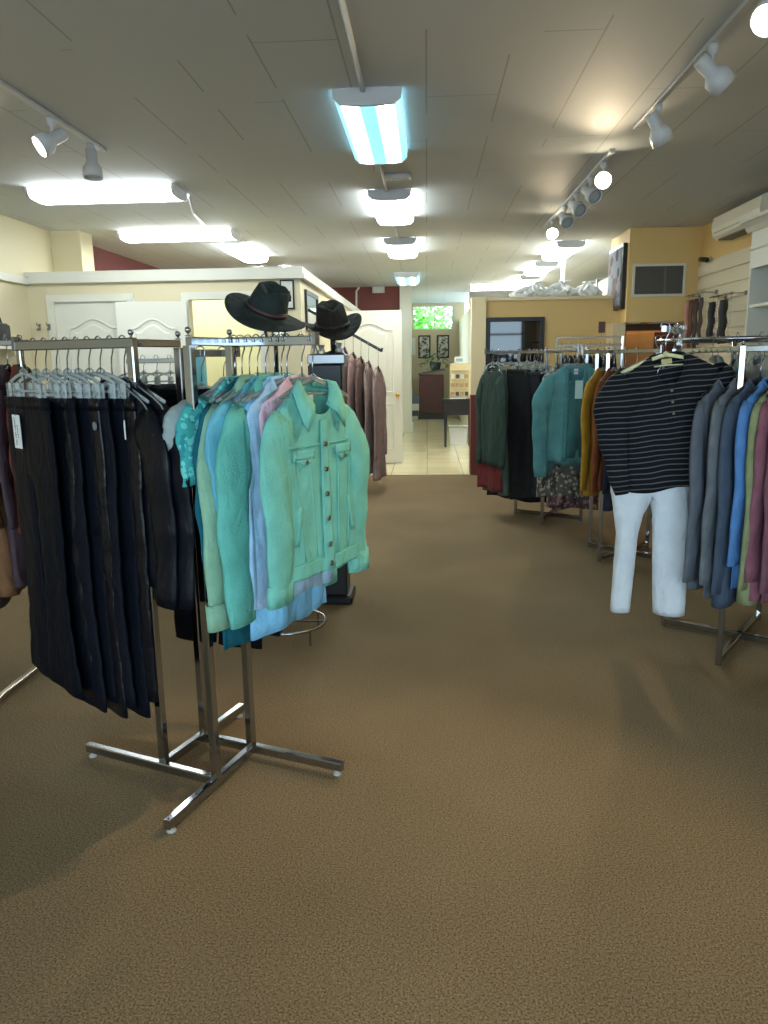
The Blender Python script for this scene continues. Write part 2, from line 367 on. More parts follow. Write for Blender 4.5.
# track lights
BULB = emit('lamp_glow', (1., .86, .58), 38.)
BULBOFF = plain('lamp_glass', (170, 176, 182), .2)
def track(x, y0, y1, label):
    t = thing('light_track', label, 'light track', (x, (y0+y1)/2, H), 0, 'white ceiling light tracks'); l = (y1-y0)/2
    MB().box(-.018, -l, -.022, .018, l, 0, .004).build('rail', WHITEM, t)
    for s in (-1, 1): MB().box(-.02, s*l-.02, -.025, .02, s*l+.02, 0, .004).build('end_cap', WHITEM, t)
def head(x, y, aim, lit, label, spot=True):
    """a stem from the track, a swivel, and a stepped white lamp can that points along aim"""
    t = thing('track_spotlight', label, 'spotlight', (x, y, H-.025), 0, 'white track spotlights')
    MB().lathe([(.022, 0), (.024, -.02), (.02, -.04), (.008, -.045), (.008, -.085), (.012, -.09)], seg=12).build('stem', WHITEM, t, True)
    a = Vector(aim).normalized(); q = a.to_track_quat('Z', 'Y').to_matrix().to_4x4(); c = Matrix.Translation((0, 0, -.115)) @ q
    can = MB().lathe([(.012, -.085), (.032, -.083), (.035, -.075), (.035, 0), (.045, .012), (.06, .03), (.062, .09), (.057, .09), (.054, .06), (.02, .05)], seg=20).xf(c)
    can.build('lamp_can', WHITEM, t, True)
    MB().lathe([(.002, .062), (.03, .064), (.05, .072), (.052, .076), (.03, .082), (.002, .085)], seg=18).xf(c).build('bulb', BULB if lit else BULBOFF, t, True)
    if lit and spot:
        ld = bpy.data.lights.new('spot_beam', 'SPOT'); ld.energy = 45; ld.color = (1, .8, .52); ld.spot_size = 1.3; ld.spot_blend = .6; ld.shadow_soft_size = .04
        lo = bpy.data.objects.new('spot_beam', ld); COL.objects.link(lo)
        lo.location = Vector((x, y, H-.14))+a*.12; lo.rotation_euler = a.to_track_quat('-Z', 'Y').to_euler()
track(1.29, 2.2, 5.06, 'nearer ceiling light track on the right side')
track(1.27, 5.62, 8.62, 'farther ceiling light track ending by the yellow bulkhead')
track(-2.13, 2.6, 5.2, 'ceiling light track at the upper left')
head(-2.13, 4.5, (-.6, -.5, -.5), True, 'lit spotlight on the upper left track')
head(-2.13, 5.02, (.03, -.1, -1), False, 'unlit spotlight hanging straight down at end of left track')
head(1.29, 3.17, (-.45, -.5, -.6), True, 'lit spotlight cut off by the right photo edge')
head(1.29, 3.8, (.75, .1, -.66), False, 'unlit spotlight in the middle of the near right track')
head(1.29, 4.62, (.5, .2, -.8), False, 'unlit spotlight nearest the far end of near right track')
head(1.27, 5.85, (-.2, -.93, -.3), True, 'brightly lit spotlight at the front of the far right track')
head(1.27, 6.3, (.35, -.8, -.5), False, 'unlit round spotlight just behind the bright one, far track')
head(1.27, 6.85, (.3, -.8, -.5), False, 'middle unlit spotlight of the far right track')
head(1.27, 7.4, (.2, -.8, -.55), False, 'third unlit spotlight on the far right track')
head(1.27, 8.1, (-.1, -.9, -.4), True, 'lit spotlight at the rear end of the far right track')

# ------------------------------------------------------------------ hangers
def hook_pts():
    pts = []
    for i in range(11):
        a = PI*1.08-i*(PI*1.15)/10
        pts.append((.02*math.cos(a)*1.0, 0, -.012+.02*math.sin(a)))
    pts += [(.017, 0, -.035), (.004, 0, -.06), (0, 0, -.085), (0, 0, -.13)]
    return pts
def make_shirt_hanger(mat, kind='clear'):
    t = bpy.data.objects.new('shirt_hanger', None); COL.objects.link(t)
    MB().tube(hook_pts(), .0022, 6).build('hook', CHROME, t, True)
    m = MB(); P = []
    for i in range(15):
        u = -1+2*i/14; P.append((.195*u, 0, -.132-.062*abs(u)**1.25))
    m.tube(P, [.006+.003*(1-abs(-1+2*i/14)) for i in range(15)], 8, .004)
    m.tube([(-.17, 0, -.185), (0, 0, -.177), (.17, 0, -.185)], .0035, 6)
    m.lathe([(.008, -.139), (.011, -.135), (.011, -.122), (.004, -.117)], seg=8)
    m.build('shoulder_bar', mat, t, True)
    return t
def make_clip_hanger():
    t = bpy.data.objects.new('clip_hanger', None); COL.objects.link(t)
    MB().tube(hook_pts(), .0022, 6).build('hook', CHROME, t, True)
    m = MB(); P = []
    for i in range(13):
        u = -1+2*i/12; P.append((.145*u, 0, -.108-.034*abs(u)**1.8))
    m.tube(P, .0065, 8, .0045)
    m.tube([(-.135, 0, -.142), (-.1, 0, -.165), (.1, 0, -.165), (.135, 0, -.142)], .0045, 6)
    m.lathe([(.01, -.118), (.014, -.112), (.014, -.098), (.004, -.09)], seg=8)
    m.build('bar', CLEAR, t, True)
    for s in (-1, 1):
        c = MB().box(s*.132-.017, -.011, -.2, s*.132+.017, -.004, -.138, .0015).box(s*.132-.017, .004, -.2, s*.132+.017, .011, -.138, .0015).tube([(s*.132, -.014, -.17), (s*.132, .014, -.17)], .006, 6)
        c.build('clip', CLEAR, t)
    return t
HG = {'clear': make_shirt_hanger(CLEAR), 'clip': make_clip_hanger(), 'grey': make_shirt_hanger(plain('grey_plastic', (120, 124, 126), .3)),
      'cream': make_shirt_hanger(plain('cream_plastic', (226, 220, 170), .4)), 'black': make_shirt_hanger(plain('black_plastic', (26, 27, 30), .35))}
USED = set()
def hang(kind, loc, rz, label, group, tilt=0., stretch=1.):
    p = HG[kind]
    if kind in USED: p = copy_tree(p)
    USED.add(kind)
    p.location = loc; p.rotation_euler = (0, tilt, rz); p.scale = (1, 1, stretch)
    return tag(p, label, 'hanger', group)

# ------------------------------------------------------------------ garments (local frame: x = width, -y = front, hook on the bar at the origin)
def sgp(v, p): return math.copysign(abs(v)**p, v)
class Top:
    def __init__(s, L=.62, sh=.205, hem=.235, hd=.022, top=-.138, neck=.072, drop=.06, fold=.010, seed=0, wobble=.008):
        s.__dict__.update(L=L, sh=sh, hem=hem, hd=hd, top=top, neck=neck, drop=drop, fold=fold, wob=wobble)
        r = random.Random(seed); s.k = [(r.uniform(14, 24), r.uniform(0, 6), r.uniform(-2, 2)), (r.uniform(28, 46), r.uniform(0, 6), r.uniform(-4, 4))]; s.sl = r.uniform(-.02, .02)
        s.prof = [(0, neck, .9), (-.012, neck+.028, 1), (-.045, sh*.72, 1), (-.072, sh*.93, 1), (-.1, sh, .95), (-.17, sh*.98, 1), (-.3, (sh+hem)/2*.98, 1.1), (-L*.8, hem*.99, 1.15), (-L, hem, 1.2)]
    def at(s, z):
        P = s.prof
        for i in range(len(P)-1):
            if z >= P[i+1][0]:
                u = (P[i][0]-z)/(P[i][0]-P[i+1][0]+1e-9); u = max(0, min(1, u))
                return P[i][1]+(P[i+1][1]-P[i][1])*u, s.hd*(P[i][2]+(P[i+1][2]-P[i][2])*u)
        return P[-1][1], s.hd*P[-1][2]
    def folds(s, x, z, side):
        a = s.fold*max(0, min(1, (-z-.1)/(s.L*.7)))
        return a*sum(w*math.sin(k*x+p+t*z*3+side*1.7) for (k, p, t), w in zip(s.k, (1, .55)))
    def y_at(s, x, z, side=-1):
        hw, hd = s.at(z); q = max(0, 1-(abs(x)/hw)**2.6)
        return side*hd*q**(1/2.6)+s.folds(x, z, side)
    def body(s, name, mat, parent, solid=.003, n=44):
        zs = []; P = s.prof
        for i in range(len(P)-1):
            c = max(1, int(abs(P[i+1][0]-P[i][0])/.035))
            zs += [P[i][0]+(P[i+1][0]-P[i][0])*j/c for j in range(c)]
        zs.append(P[-1][0]); rings = []
        for z in zs:
            hw, hd = s.at(z); ring = []
            for j in range(n):
                a = 2*PI*j/n; c, d = math.cos(a), math.sin(a)
                x = hw*sgp(c, 2/2.6); y = hd*sgp(d, 2/2.6)
                y += s.folds(x, z, 1 if d > 0 else -1)*min(1, abs(d)*3)
                zz = z+s.top
                if d < 0: zz -= s.drop*(-d)**1.3*max(0, 1+z/.14)
                else: zz += .012*d*max(0, 1+z/.05)
                zz += s.wob*math.sin(x*21+s.k[0][1])*max(0, (-z/s.L-.6)/.4)
                ring.append((x, y, zz))
            rings.append(ring)
        return MB().loft(rings).build(name, mat, parent, True, solid=solid)
    def sleeve(s, side, mat, parent, L=.55, r0=.075, r1=.05, out=.045, fwd=-.012, flat=.42, seed=0, name='sleeve', cuff=None, bend=0.):
        r = random.Random(seed+side*3); P = []; R = []; R2 = []; sh = s.sh
        ph = r.uniform(0, 6); n = 16
        for i in range(n+1):
            u = i/n
            x = sh-.055+(.055+out)*min(1, u*4.5)**.8+ (out*.25)*math.sin(u*PI)+bend*u*u
            z = s.top-.105-(L-.03)*u**1.05
            y = fwd*min(1, u*4)+.006*math.sin(u*7+ph)
            P.append((side*x, y, z)); rr = r0+(r1-r0)*u+.004*math.sin(u*19+ph)*(u > .1)
            R.append(rr*(1 if u > .02 else .9)); R2.append(max(.012, rr*flat+.003*math.sin(u*23+ph*2)))
        m = MB().tube(P, R, 14, R2, cap=False, up=(1, 0, 0))
        o = m.build(name, mat, parent, True, solid=.003)
        if cuff:
            e = P[-3:]; MB().tube(e, [R[-1]*1.06+.002]*3, 14, [R2[-1]*1.1+.002]*3, cap=False, up=(1, 0, 0)).build('cuff', cuff, o, True, solid=.004)
        return o
    def patch(s, name, mat, parent, c00, c10, c11, c01, off=.004, nu=8, nv=6, side=-1, thick=.003):
        """cloth slab on the front: the quad corners are (x, z) and its surface follows the body"""
        rows = []
        for j in range(nv+1):
            v = j/nv; row = []
            for i in range(nu+1):
                u = i/nu
                x = (c00[0]*(1-u)+c10[0]*u)*(1-v)+(c01[0]*(1-u)+c11[0]*u)*v; z = (c00[1]*(1-u)+c10[1]*u)*(1-v)+(c01[1]*(1-u)+c11[1]*u)*v
                row.append((x, s.y_at(x, z, side)+side*off, z+s.top))
            rows.append(row)
        return MB().loft(rows, closed=False).build(name, mat, parent, True, solid=thick)
def garment(name, label, cat, loc, rz, group, tilt=0.):
    return thing(name, label, cat, loc, rz, group, ry=tilt)
BTN = plain('metal_button', (150, 140, 125), .3, 1.)
def button(parent, T, x, z, r=.0085, mat=BTN, off=.004):
    y = T.y_at(x, z)-off
    return MB().lathe([(r*.6, -.002), (r, 0), (r, .003), (r*.55, .0045), (r*.2, .004)], seg=12).xf(Matrix.Translation((x, y, z+T.top)) @ Matrix.Rotation(PI/2, 4, 'X')).build('button', mat, parent, True)
def price_tag(parent, x, y, z, w=.03, h=.055, mat=PAPER, rot=0.):
    o = MB().box(-w/2, -.001, -h, w/2, .001, 0, .0004).build('price_tag', mat, parent); o.location = (x, y, z); o.rotation_euler = (0, rot, 0)
    MB().tube([(0, -.001, -.004), (.002, -.003, .014), (0, .001, .03)], .001, 5).build('tag_string', BLACK, o)
    return o
def collar_flap(T, mat, parent, s, spread=.058, length=.075, back=.03):
    """one turned-down half of a shirt collar, from the nape round the neck to its pointed front tip"""
    inn, out = [], []
    n = 12
    for i in range(n+1):
        u = i/n; a = PI/2-u*(PI*.86)
        x = s*T.neck*1.02*math.cos(a) if u < .86 else s*T.neck*1.02*math.cos(a)
        d = -math.sin(a)
        y = -d*T.hd*.95; z = T.top+.026-T.drop*max(0, d)**1.3-.004
        inn.append((x, y, z))
        k = .024+.02*u+.034*max(0, u-.62)/.38
        ox = x+s*(.028+.042*u); oy = y-(.006+.012*u)
        out.append((ox, oy-.006*u, z-k))
    mid = [tuple((a+b)/2 for a, b in zip(p, q)) for p, q in zip(inn, out)]
    mid = [(x, y-.010, z+.010) for x, y, z in mid]
    return MB().loft([inn, mid, out], closed=False).build('collar', mat, parent, True, solid=.004)

def denim_jacket(loc, rz, rgb, label, group, L=.60, seed=1, detail=True, tilt=0., slL=.56, hd=.03, sh=.215, hem=.235, out=.028, top=-.138):
    t = garment('denim_jacket', label, 'jacket', loc, rz, group, tilt); m = fabric(rgb, .8, .5, 260., .1)
    T = Top(L=L, sh=sh, hem=hem, hd=hd, drop=.085, fold=.007, seed=seed, neck=.075, top=top)
    b = T.body('body', m, t)
    for s in (-1, 1): T.sleeve(s, m, t, L=slL, r0=.074, r1=.054, out=out, fwd=-.016, flat=.36, seed=seed, cuff=m, bend=.0)
    if not detail:
        T.patch('waistband', m, t, (-hem*.97, -L+.045), (hem*.97, -L+.045), (hem*.97, -L), (-hem*.97, -L), .004, 16)
        for s in (-1, 1): collar_flap(T, m, t, s)
        return t
    for s in (-1, 1): collar_flap(T, m, t, s)
    T.patch('waistband', m, t, (-hem*.98, -L+.048), (hem*.98, -L+.048), (hem*.98, -L-.002), (-hem*.98, -L-.002), .005, 20)
    T.patch('button_placket', m, t, (-.02, -.10), (.02, -.10), (.02, -L+.002), (-.02, -L+.002), .007, 4, 14)
    T.patch('yoke_seam', m, t, (-.19, -.172), (.19, -.172), (.19, -.178), (-.19, -.178), .004, 20, 1)
    for s in (-1, 1):
        T.patch('front_panel_seam', m, t, (s*.07, -.2), (s*.078, -.2), (s*.052, -L+.05), (s*.044, -L+.05), .004, 1, 10)
        T.patch('front_panel_seam', m, t, (s*.145, -.2), (s*.153, -.2), (s*.12, -L+.05), (s*.112, -L+.05), .004, 1, 10)
        f = T.patch('pocket_flap', m, t, (s*.055, -.185), (s*.155, -.185), (s*.155, -.215), (s*.055, -.215), .008, 8, 3)
        T.patch('pocket_flap_tip', m, f, (s*.055, -.213), (s*.155, -.213), (s*.112, -.234), (s*.098, -.234), .008, 6, 3)
        button(t, T, s*.105, -.222, .007, off=.013)
        T.patch('welt_pocket', m, t, (s*.12, -.36), (s*.138, -.36), (s*.16, -.48), (s*.142, -.48), .005, 3, 6)
    for z in (-.175, -.255, -.335, -.415, -.5, -L+.022): button(t, T, 0, z, .009, off=.012)
    # the round maker's disc inside the back of the neck
    MB().lathe([(.017, 0), (.019, .002), (.017, .004), (.012, .003)], seg=18).xf(Matrix.Translation((0, T.hd*.55, T.top-.035)) @ Matrix.Rotation(PI/2, 4, 'X')).build('neck_label', PAPER, t, True)
    return t
def simple_top(loc, rz, mat, label, group, name='knit_shirt', cat='top', L=.62, sl=.55, seed=1, hd=.014, sh=.205, hem=.225, tilt=0., neck='crew', cardigan=False, out=.035, fold=.010, flat=.34, r0=.07, r1=.045, bend=0., top=-.138):
    t = garment(name, label, cat, loc, rz, group, tilt)
    T = Top(L=L, sh=sh, hem=hem, hd=hd, drop=.13 if neck == 'v' else .05, fold=fold, seed=seed, top=top)
    T.body('body', mat, t)
    if sl:
        for s in (-1, 1): T.sleeve(s, mat, t, L=sl, seed=seed, out=out, r0=r0, r1=r1, flat=flat, bend=bend)
    rings = []
    nb = []
    for j in range(25):
        a = 2*PI*j/24; c, d = math.cos(a), math.sin(a)
        z = T.top-(T.drop*(-d)**1.3 if d < 0 else -.012*d)
        nb.append((T.neck*sgp(c, 2/2.6), T.hd*.9*sgp(d, 2/2.6), z))
    MB().tube(nb, .006, 6, cap=False).build('neckband', mat, t, True)
    t['_'] = 0; del t['_']
    return t, T

def make_pants(parent, mat, L=1.0, wst=.185, hip=.2, hem=.1, hd=.012, top=-.185, gap=.0, seed=0, crotch=.26, flare=0., fold=.006, legw=(1, 1)):
    """waist tube that splits at the crotch into two legs, as one mesh"""
    r = random.Random(seed); ph = [r.uniform(0, 6) for _ in range(4)]
    n = 32; half = n//2; vs = []; fs = []
    def wpt(a, z, hw, d):
        x = hw*sgp(math.cos(a), .75); y = d*sgp(math.sin(a), .75)
        return (x, y+fold*.6*math.sin(26*x+ph[0]+z*4)*(z < -.1), top+z)
    rows = []
    nw = 8
    for i in range(nw+1):
        u = i/nw; z = -crotch*u; hw = wst+(hip-wst)*min(1, u*1.6); d = hd*(1+.5*u)
        rows.append(len(vs)); vs += [wpt(2*PI*j/n, z, hw, d) for j in range(n)]
    for i in range(nw):
        for j in range(n):
            k = (j+1) % n; a, b = rows[i], rows[i+1]; fs.append((a+j, a+k, b+k, b+j))
    base = rows[-1]; q = n//4                                    # index q = back centre, 3q = front centre
    nbr = 3; F, B = vs[base+3*q], vs[base+q]; br = len(vs)
    for i in range(1, nbr+1):
        u = i/(nbr+1); vs.append((F[0]*(1-u)+B[0]*u, F[1]*(1-u)+B[1]*u, F[2]-.012*math.sin(PI*u)))
    for s in (1, -1):
        if s > 0: ring = [base+(3*q+j) % n for j in range(half+1)]+[br+nbr-1-i for i in range(nbr)]     # +x leg: front centre -> +x -> back centre -> bridge
        else: ring = [base+q+j for j in range(half+1)]+[br+i for i in range(nbr)]
        m = len(ring); prev = ring; nl = 18
        x0 = sum(vs[i][0] for i in ring)/m
        for i in range(1, nl+1):
            u = i/nl; z = -crotch-(L-crotch)*u
            kn = .5*(hip-hem*2*.5)
            w_up = hip/2; w_kn = hem*.92 if flare else hip/2*(1-.5)+hem*.5
            if u < .5: w = w_up+(w_kn-w_up)*(u/.5)**.8
            else: w = w_kn+((hem+flare)-w_kn)*((u-.5)/.5)**1.3
            lw = 1+((legw[0] if s > 0 else legw[1])*1.15-1)*min(1, u*3) if legw != (1, 1) else 1; w *= lw; cx = s*(hip/2+gap*u)
            cur = []
            for j, i0 in enumerate(ring):
                a = 2*PI*j/m-(PI/2 if s > 0 else -PI/2)
                x = cx+w*sgp(math.cos(a), .8); y = hd*1.4*sgp(math.sin(a), .8)
                bl = min(1, u*5); ox, oy, oz = vs[i0]
                yy = y+fold*math.sin(30*x+ph[1+(s > 0)]+3*u)+.5*fold*math.sin(40*u+ph[3]+x*9)
                cur.append(len(vs)); vs.append((ox*(1-bl)+x*bl, oy*(1-bl)+yy*bl, top+z))
            for j in range(m):
                k = (j+1) % m; fs.append((prev[j], prev[k], cur[k], cur[j]))
            prev = cur
    mb = MB(); mb.v = vs; mb.f = fs
    o = mb.build('trouser_body', mat, parent, True, solid=.003)
    wb = MB(); rings = []
    for z in (.0, -.038):
        rings.append([(x*1.012, y*1.12+(.003 if y > 0 else -.003), zz) for x, y, zz in [wpt(2*PI*j/n, z*1.0, wst+(hip-wst)*min(1, -z/crotch*1.6), hd) for j in range(n)]])
    wb.loft(rings).build('waistband', mat, parent, True, solid=.003)
    return o
def v2(p, q): return (p[0]+q[0], p[1]+q[1])

# ------------------------------------------------------------------ LEFT CHROME RACK (pinwheel four-way)
A, B, Cp, D = (-.918, 2.344), (-.706, 2.245), (-.636, 2.454), (-.832, 2.535)
U, V = (.95, -.31), (.31, .95)
BZ = 1.465
def P3(p, z, du=0., dv=0.): return (p[0]+U[0]*du+V[0]*dv, p[1]+U[1]*du+V[1]*dv, z)
cx, cy = -.773, 2.395
def rel(p): return (p[0]-cx, p[1]-cy, p[2])
rack = thing('clothing_rack', 'chrome four-way clothing rack in left foreground holding black trousers and mint jackets', 'clothing rack', (cx, cy, 0))
feet = [(A, (-.335, 0), B), (B, (0, -.265), Cp), (Cp, (.35, 0), D), (D, (0, .26), A)]
feet = [(P3(A, .034, -.335), P3(B, .034)), (P3(B, .034, 0, -.265), P3(Cp, .034)), (P3(Cp, .034, .36), P3(D, .034)), (P3(D, .034, 0, .26), P3(A, .034))]
for p, q in feet:
    b = MB().beam(rel(p), rel(q), .026, .032).build('base_beam', CHROME, rack)
    e = Vector(rel(p))+(Vector(q)-Vector(p)).normalized()*.02
    MB().lathe([(.014, 0), (.016, .004), (.012, .01), (.005, .012), (.005, .02)], (e.x, e.y, 0), 12).build('levelling_foot', plain('clear_foot', (170, 170, 165), .2), b, True)
for p in (A, B, Cp, D):
    MB().beam(rel(P3(p, .02)), rel(P3(p, BZ-.013)), .028).build('post', CHROME, rack)
    MB().lathe([(.010, 0), (.011, .002), (.004, .004), (.004, .009), (.008, .013), (.010, .019), (.007, .026), (.001, .028)], rel(P3(p, BZ+.014)), 12).build('finial', CHROME, rack, True)
MB().beam(rel(P3(A, BZ)), rel(P3(D, BZ)), .02, .024).build('top_bar', CHROME, rack)
MB().beam(rel(P3(B, BZ)), rel(P3(Cp, BZ)), .022, .026).build('top_bar', CHROME, rack)
arm = MB().beam(rel(P3(A, BZ, .013)), rel(P3(A, BZ, -.48)), .024, .032).build('arm', CHROME, rack)
MB().beam(rel(P3(A, BZ-.015, -.475)), rel(P3(A, BZ+.03, -.475)), .03, .012).build('end_stop', STEEL, arm)
arm = MB().beam(rel(P3(Cp, BZ, -.013)), rel(P3(Cp, BZ, .31)), .024, .03).build('arm', CHROME, rack)
MB().beam(rel(P3(Cp, BZ-.015, .31)), rel(P3(Cp, BZ+.025, .31)), .03, .012).build('end_stop', STEEL, arm)
arm = MB().beam(rel(P3(D, BZ-.03, 0, -.01)), rel(P3(D, BZ-.03, 0, .36)), .022, .026).build('arm', CHROME, rack)
MB().beam(rel(P3(D, BZ-.043, 0, .36)), rel(P3(D, BZ-.005, 0, .36)), .03, .012).build('end_stop', STEEL, arm)

# black trousers
BLK = [fabric((12, 15, 24), .6, .25, 120, .1, .08, .3), fabric((9, 11, 19), .34, .25, 60, .1, .3, .3), fabric((16, 18, 27), .6, .3, 200, .1, .1, .3)]
RZP = math.atan2(-.62, .78)
desc = [('black flared trousers with a white hang tag, outermost on the left chrome rack', 'white-tagged black flared trousers'),
        ('black coated trousers with a small square belt tab, second from outer end of left rack', 'belt-tabbed black trousers'),
        ('black trousers third from the outer end of the left chrome rack', 'third black trousers'),
        ('black trousers fourth from the outer end of the left chrome rack', 'fourth black trousers'),
        ('black leather-look trousers fifth from the outer end of the left chrome rack', 'fifth black trousers'),
        ('black trousers sixth from the outer end of left rack, grey round sticker near the waist', 'sticker-marked black trousers'),
        ('black trousers seventh from the outer end of the left chrome rack', 'seventh black trousers'),
        ('charcoal trousers with a thin white tag edge, hung last before the black jackets', 'charcoal trousers')]
Ls = [.455, .40, .355, .31, .265, .22, .175, .13]
GT = 'black trousers on the left chrome rack'; GH = 'clear clip hangers on the left chrome rack'
for i, ((lab, short), l) in enumerate(zip(desc, Ls)):
    rz = RZP+[-.06, .05, -.03, .06, 0, -.04, .05, .02][i]
    t = garment('trousers', lab, 'trousers', P3(A, BZ+.016, -l), rz, GT)
    make_pants(t, BLK[i % 3], L=[1.02, 1.03, 1.06, 1.03, 1.07, 1.03, 1.06, 1.0][i], wst=.18, hip=.195, hem=.088, hd=.006, seed=i, gap=-.004, flare=[.055, .02, .03, .01, .02, .01, .01, 0][i], fold=.004)
    if i == 0:
        g = price_tag(t, -.055, -.022, -.245, .066, .115)
        def word(s, size, x, z):
            cu = bpy.data.curves.new('lettering', 'FONT'); cu.body = s; cu.size = size; cu.extrude = .0003; cu.align_x = 'CENTER'; cu.materials.append(BLACK)
            tmp = bpy.data.objects.new('tmp', cu); COL.objects.link(tmp); dg = bpy.context.evaluated_depsgraph_get(); me = bpy.data.meshes.new_from_object(tmp.evaluated_get(dg)); bpy.data.objects.remove(tmp); me.materials.clear(); me.materials.append(BLACK); o = bpy.data.objects.new('lettering', me); COL.objects.link(o); o.parent = g; o.location = (x, -.0016, z); o.rotation_euler = (PI/2, -PI/2, 0)
        word('VELVET HEART', .0145, -.006, -.057); word('CLOTHING', .009, .012, -.057)
    if i == 1: MB().box(.06, -.022, -.235, .105, -.014, -.185, .002).build('belt_tab', plain('navy_tab', (44, 50, 66), .4), t)
    if i == 5: MB().lathe([(.014, 0), (.014, .0015)], seg=16).xf(Matrix.Translation((.13, -.022, -.27)) @ Matrix.Rotation(PI/2, 4, 'X')).build('size_sticker', plain('grey_sticker', (120, 124, 128), .5), t)
    if i == 7: price_tag(t, .15, -.02, -.25, .006, .06)
    hang('clip', P3(A, BZ+.016, -l), rz, 'clear clip hanger holding the '+short, GH)
SAT = fabric((10, 13, 22), .42, .15, 40, .08, .22, .3)
PIP = plain('grey_piping', (120, 122, 124), .6)
def black_jacket(l, rz, lab, short, L, seed):
    t, T = simple_top(P3(A, BZ+.016, -l), rz, SAT, lab, 'black jackets on the left chrome rack', 'satin_jacket', 'jacket', L=L, sl=.62, seed=seed, hd=.012, sh=.205, hem=.21, out=.03, fold=.006, flat=.25)
    for s in (1, -1):
        pts = [(s*x, T.y_at(x, z)-.004, z+T.top+.004) for x, z in ((.085, -.014), (.115, -.03), (.15, -.048), (.185, -.07), (.205, -.1))]+[(s*.238, -.018, T.top-.15), (s*.255, -.022, T.top-.22)]
        MB().tube(pts, .0028, 6).build('shoulder_piping', PIP, t, True)
    hang('clear', P3(A, BZ+.016, -l), rz, 'clear hanger holding the '+short, 'clear shirt hangers on the left chrome rack')
black_jacket(.085, RZP+.02, 'black satin jacket with pale shoulder piping, nearer of two beside the rack post', 'nearer black satin jacket', .64, 31)
black_jacket(.035, RZP+.07, 'black satin jacket with piping behind another one, next to mint clothes', 'farther black satin jacket', .6, 32)
# black trousers hung on the rear arm
for k, (dv, lab) in enumerate(((.12, 'black trousers hung broadside on the rear arm between two rack posts'), (.26, 'black trousers at back of the rear arm, mostly hidden'))):
    t = garment('trousers', lab, 'trousers', P3(D, BZ-.014, 0, dv), math.atan2(U[1], U[0]), 'black trousers on the rear arm')
    make_pants(t, BLK[k], L=.95, hd=.007, seed=40+k, hem=.09, top=-.14)
    price_tag(t, -.02, -.02, -.18, .012, .05, rot=.7)
    hang('clear', P3(D, BZ-.014, 0, dv), math.atan2(U[1], U[0]), 'clear hanger on the rear arm, '+('nearer' if k == 0 else 'farther')+' of two there', 'clear shirt hangers on the left chrome rack')

# mint and blue tops on the right arm
RZM = math.atan2(.89, .45)
GM = 'tops and jackets on the right arm of the left chrome rack'; GMH = 'clear hangers on the right arm of the left chrome rack'
def arm_pt(s): return P3(Cp, BZ+.015, s)
def mint_hang(s, rz, short): hang('clear', arm_pt(s), rz, 'clear hanger holding the '+short, GMH)
t, T = simple_top(arm_pt(.015), RZM, fabric((152, 166, 166)), 'pale grey short-sleeved top, rearmost on the mint jacket arm', GM, L=.66, sl=.16, seed=51, hd=.012, hem=.2, r0=.08, r1=.072, out=.03)
mint_hang(.015, RZM, 'pale grey top')
TQ = floral_mat('turquoise_shimmer', (62, 168, 168), (110, 210, 205), (40, 140, 150), 40.)
simple_top(arm_pt(.04), RZM-.03, TQ, 'shiny turquoise patterned blouse next to the grey top', GM, 'blouse', 'top', L=.64, sl=.22, seed=52, hd=.012, hem=.2, r0=.078, r1=.065, out=.03); mint_hang(.04, RZM-.03, 'turquoise blouse')
simple_top(arm_pt(.068), RZM+.02, fabric((18, 92, 108)), 'long dark teal top whose hem shows lowest below the sage jacket', GM, L=.86, sl=.5, seed=53, hd=.010, hem=.2, out=.02); mint_hang(.068, RZM+.02, 'dark teal top')
denim_jacket(arm_pt(.098), RZM-.02, (142, 186, 158), 'sage green denim jacket with long sleeve in front of the dark teal top', GM, L=.6, seed=54, detail=False, slL=.68, hd=.012, sh=.205, hem=.21); mint_hang(.098, RZM-.02, 'sage denim jacket')
simple_top(arm_pt(.128), RZM, fabric((104, 178, 200)), 'sky blue sweater between the sage and the seafoam jackets', GM, 'sweater', 'top', L=.58, sl=.3, seed=55, hd=.012, out=.03); mint_hang(.128, RZM, 'sky blue sweater')
denim_jacket(arm_pt(.16), RZM+.01, (104, 186, 174), 'seafoam denim jacket directly behind the front mint jacket', GM, L=.6, seed=56, detail=False, slL=.66, hd=.014, sh=.21, hem=.215); mint_hang(.16, RZM+.01, 'seafoam denim jacket')
PLE = fabric((126, 190, 230), .7, .2, 90, .1)
t, T = simple_top(arm_pt(.185), RZM-.02, PLE, 'light blue pleated long top, its tiered hem hanging below the mint jacket', GM, 'pleated_blouse', 'top', L=.80, sl=0, seed=57, hd=.014, sh=.19, hem=.2, fold=.018); mint_hang(.185, RZM-.02, 'light blue pleated top')
t, T = simple_top(arm_pt(.205), RZM-.05, fabric((168, 202, 232)), 'pale blue blouse with ruffled hem just behind the front jacket', GM, 'blouse', 'top', L=.70, sl=0, seed=58, hd=.012, sh=.19, hem=.215, fold=.016); mint_hang(.205, RZM-.05, 'pale blue blouse')
pk = arm_pt(.225); pk = (pk[0]+.02, pk[1]+.055, pk[2]); simple_top(pk, RZM-.04, fabric((232, 190, 206)), 'pale pink top peeking out along right shoulder of the mint jacket', GM, L=.5, sl=0, seed=59, hd=.012, sh=.212, hem=.19, out=.008, r0=.06, r1=.05); hang('clear', pk, RZM-.04, 'clear hanger holding the pale pink top', GMH)
denim_jacket(arm_pt(.295), RZM, (122, 199, 184), 'mint denim jacket with metal buttons facing the aisle, frontmost on its arm', GM, L=.585, seed=60, tilt=0, top=-.158, hd=.03, slL=.57, sh=.205, hem=.225, out=.015); mint_hang(.295, RZM, 'front mint denim jacket')

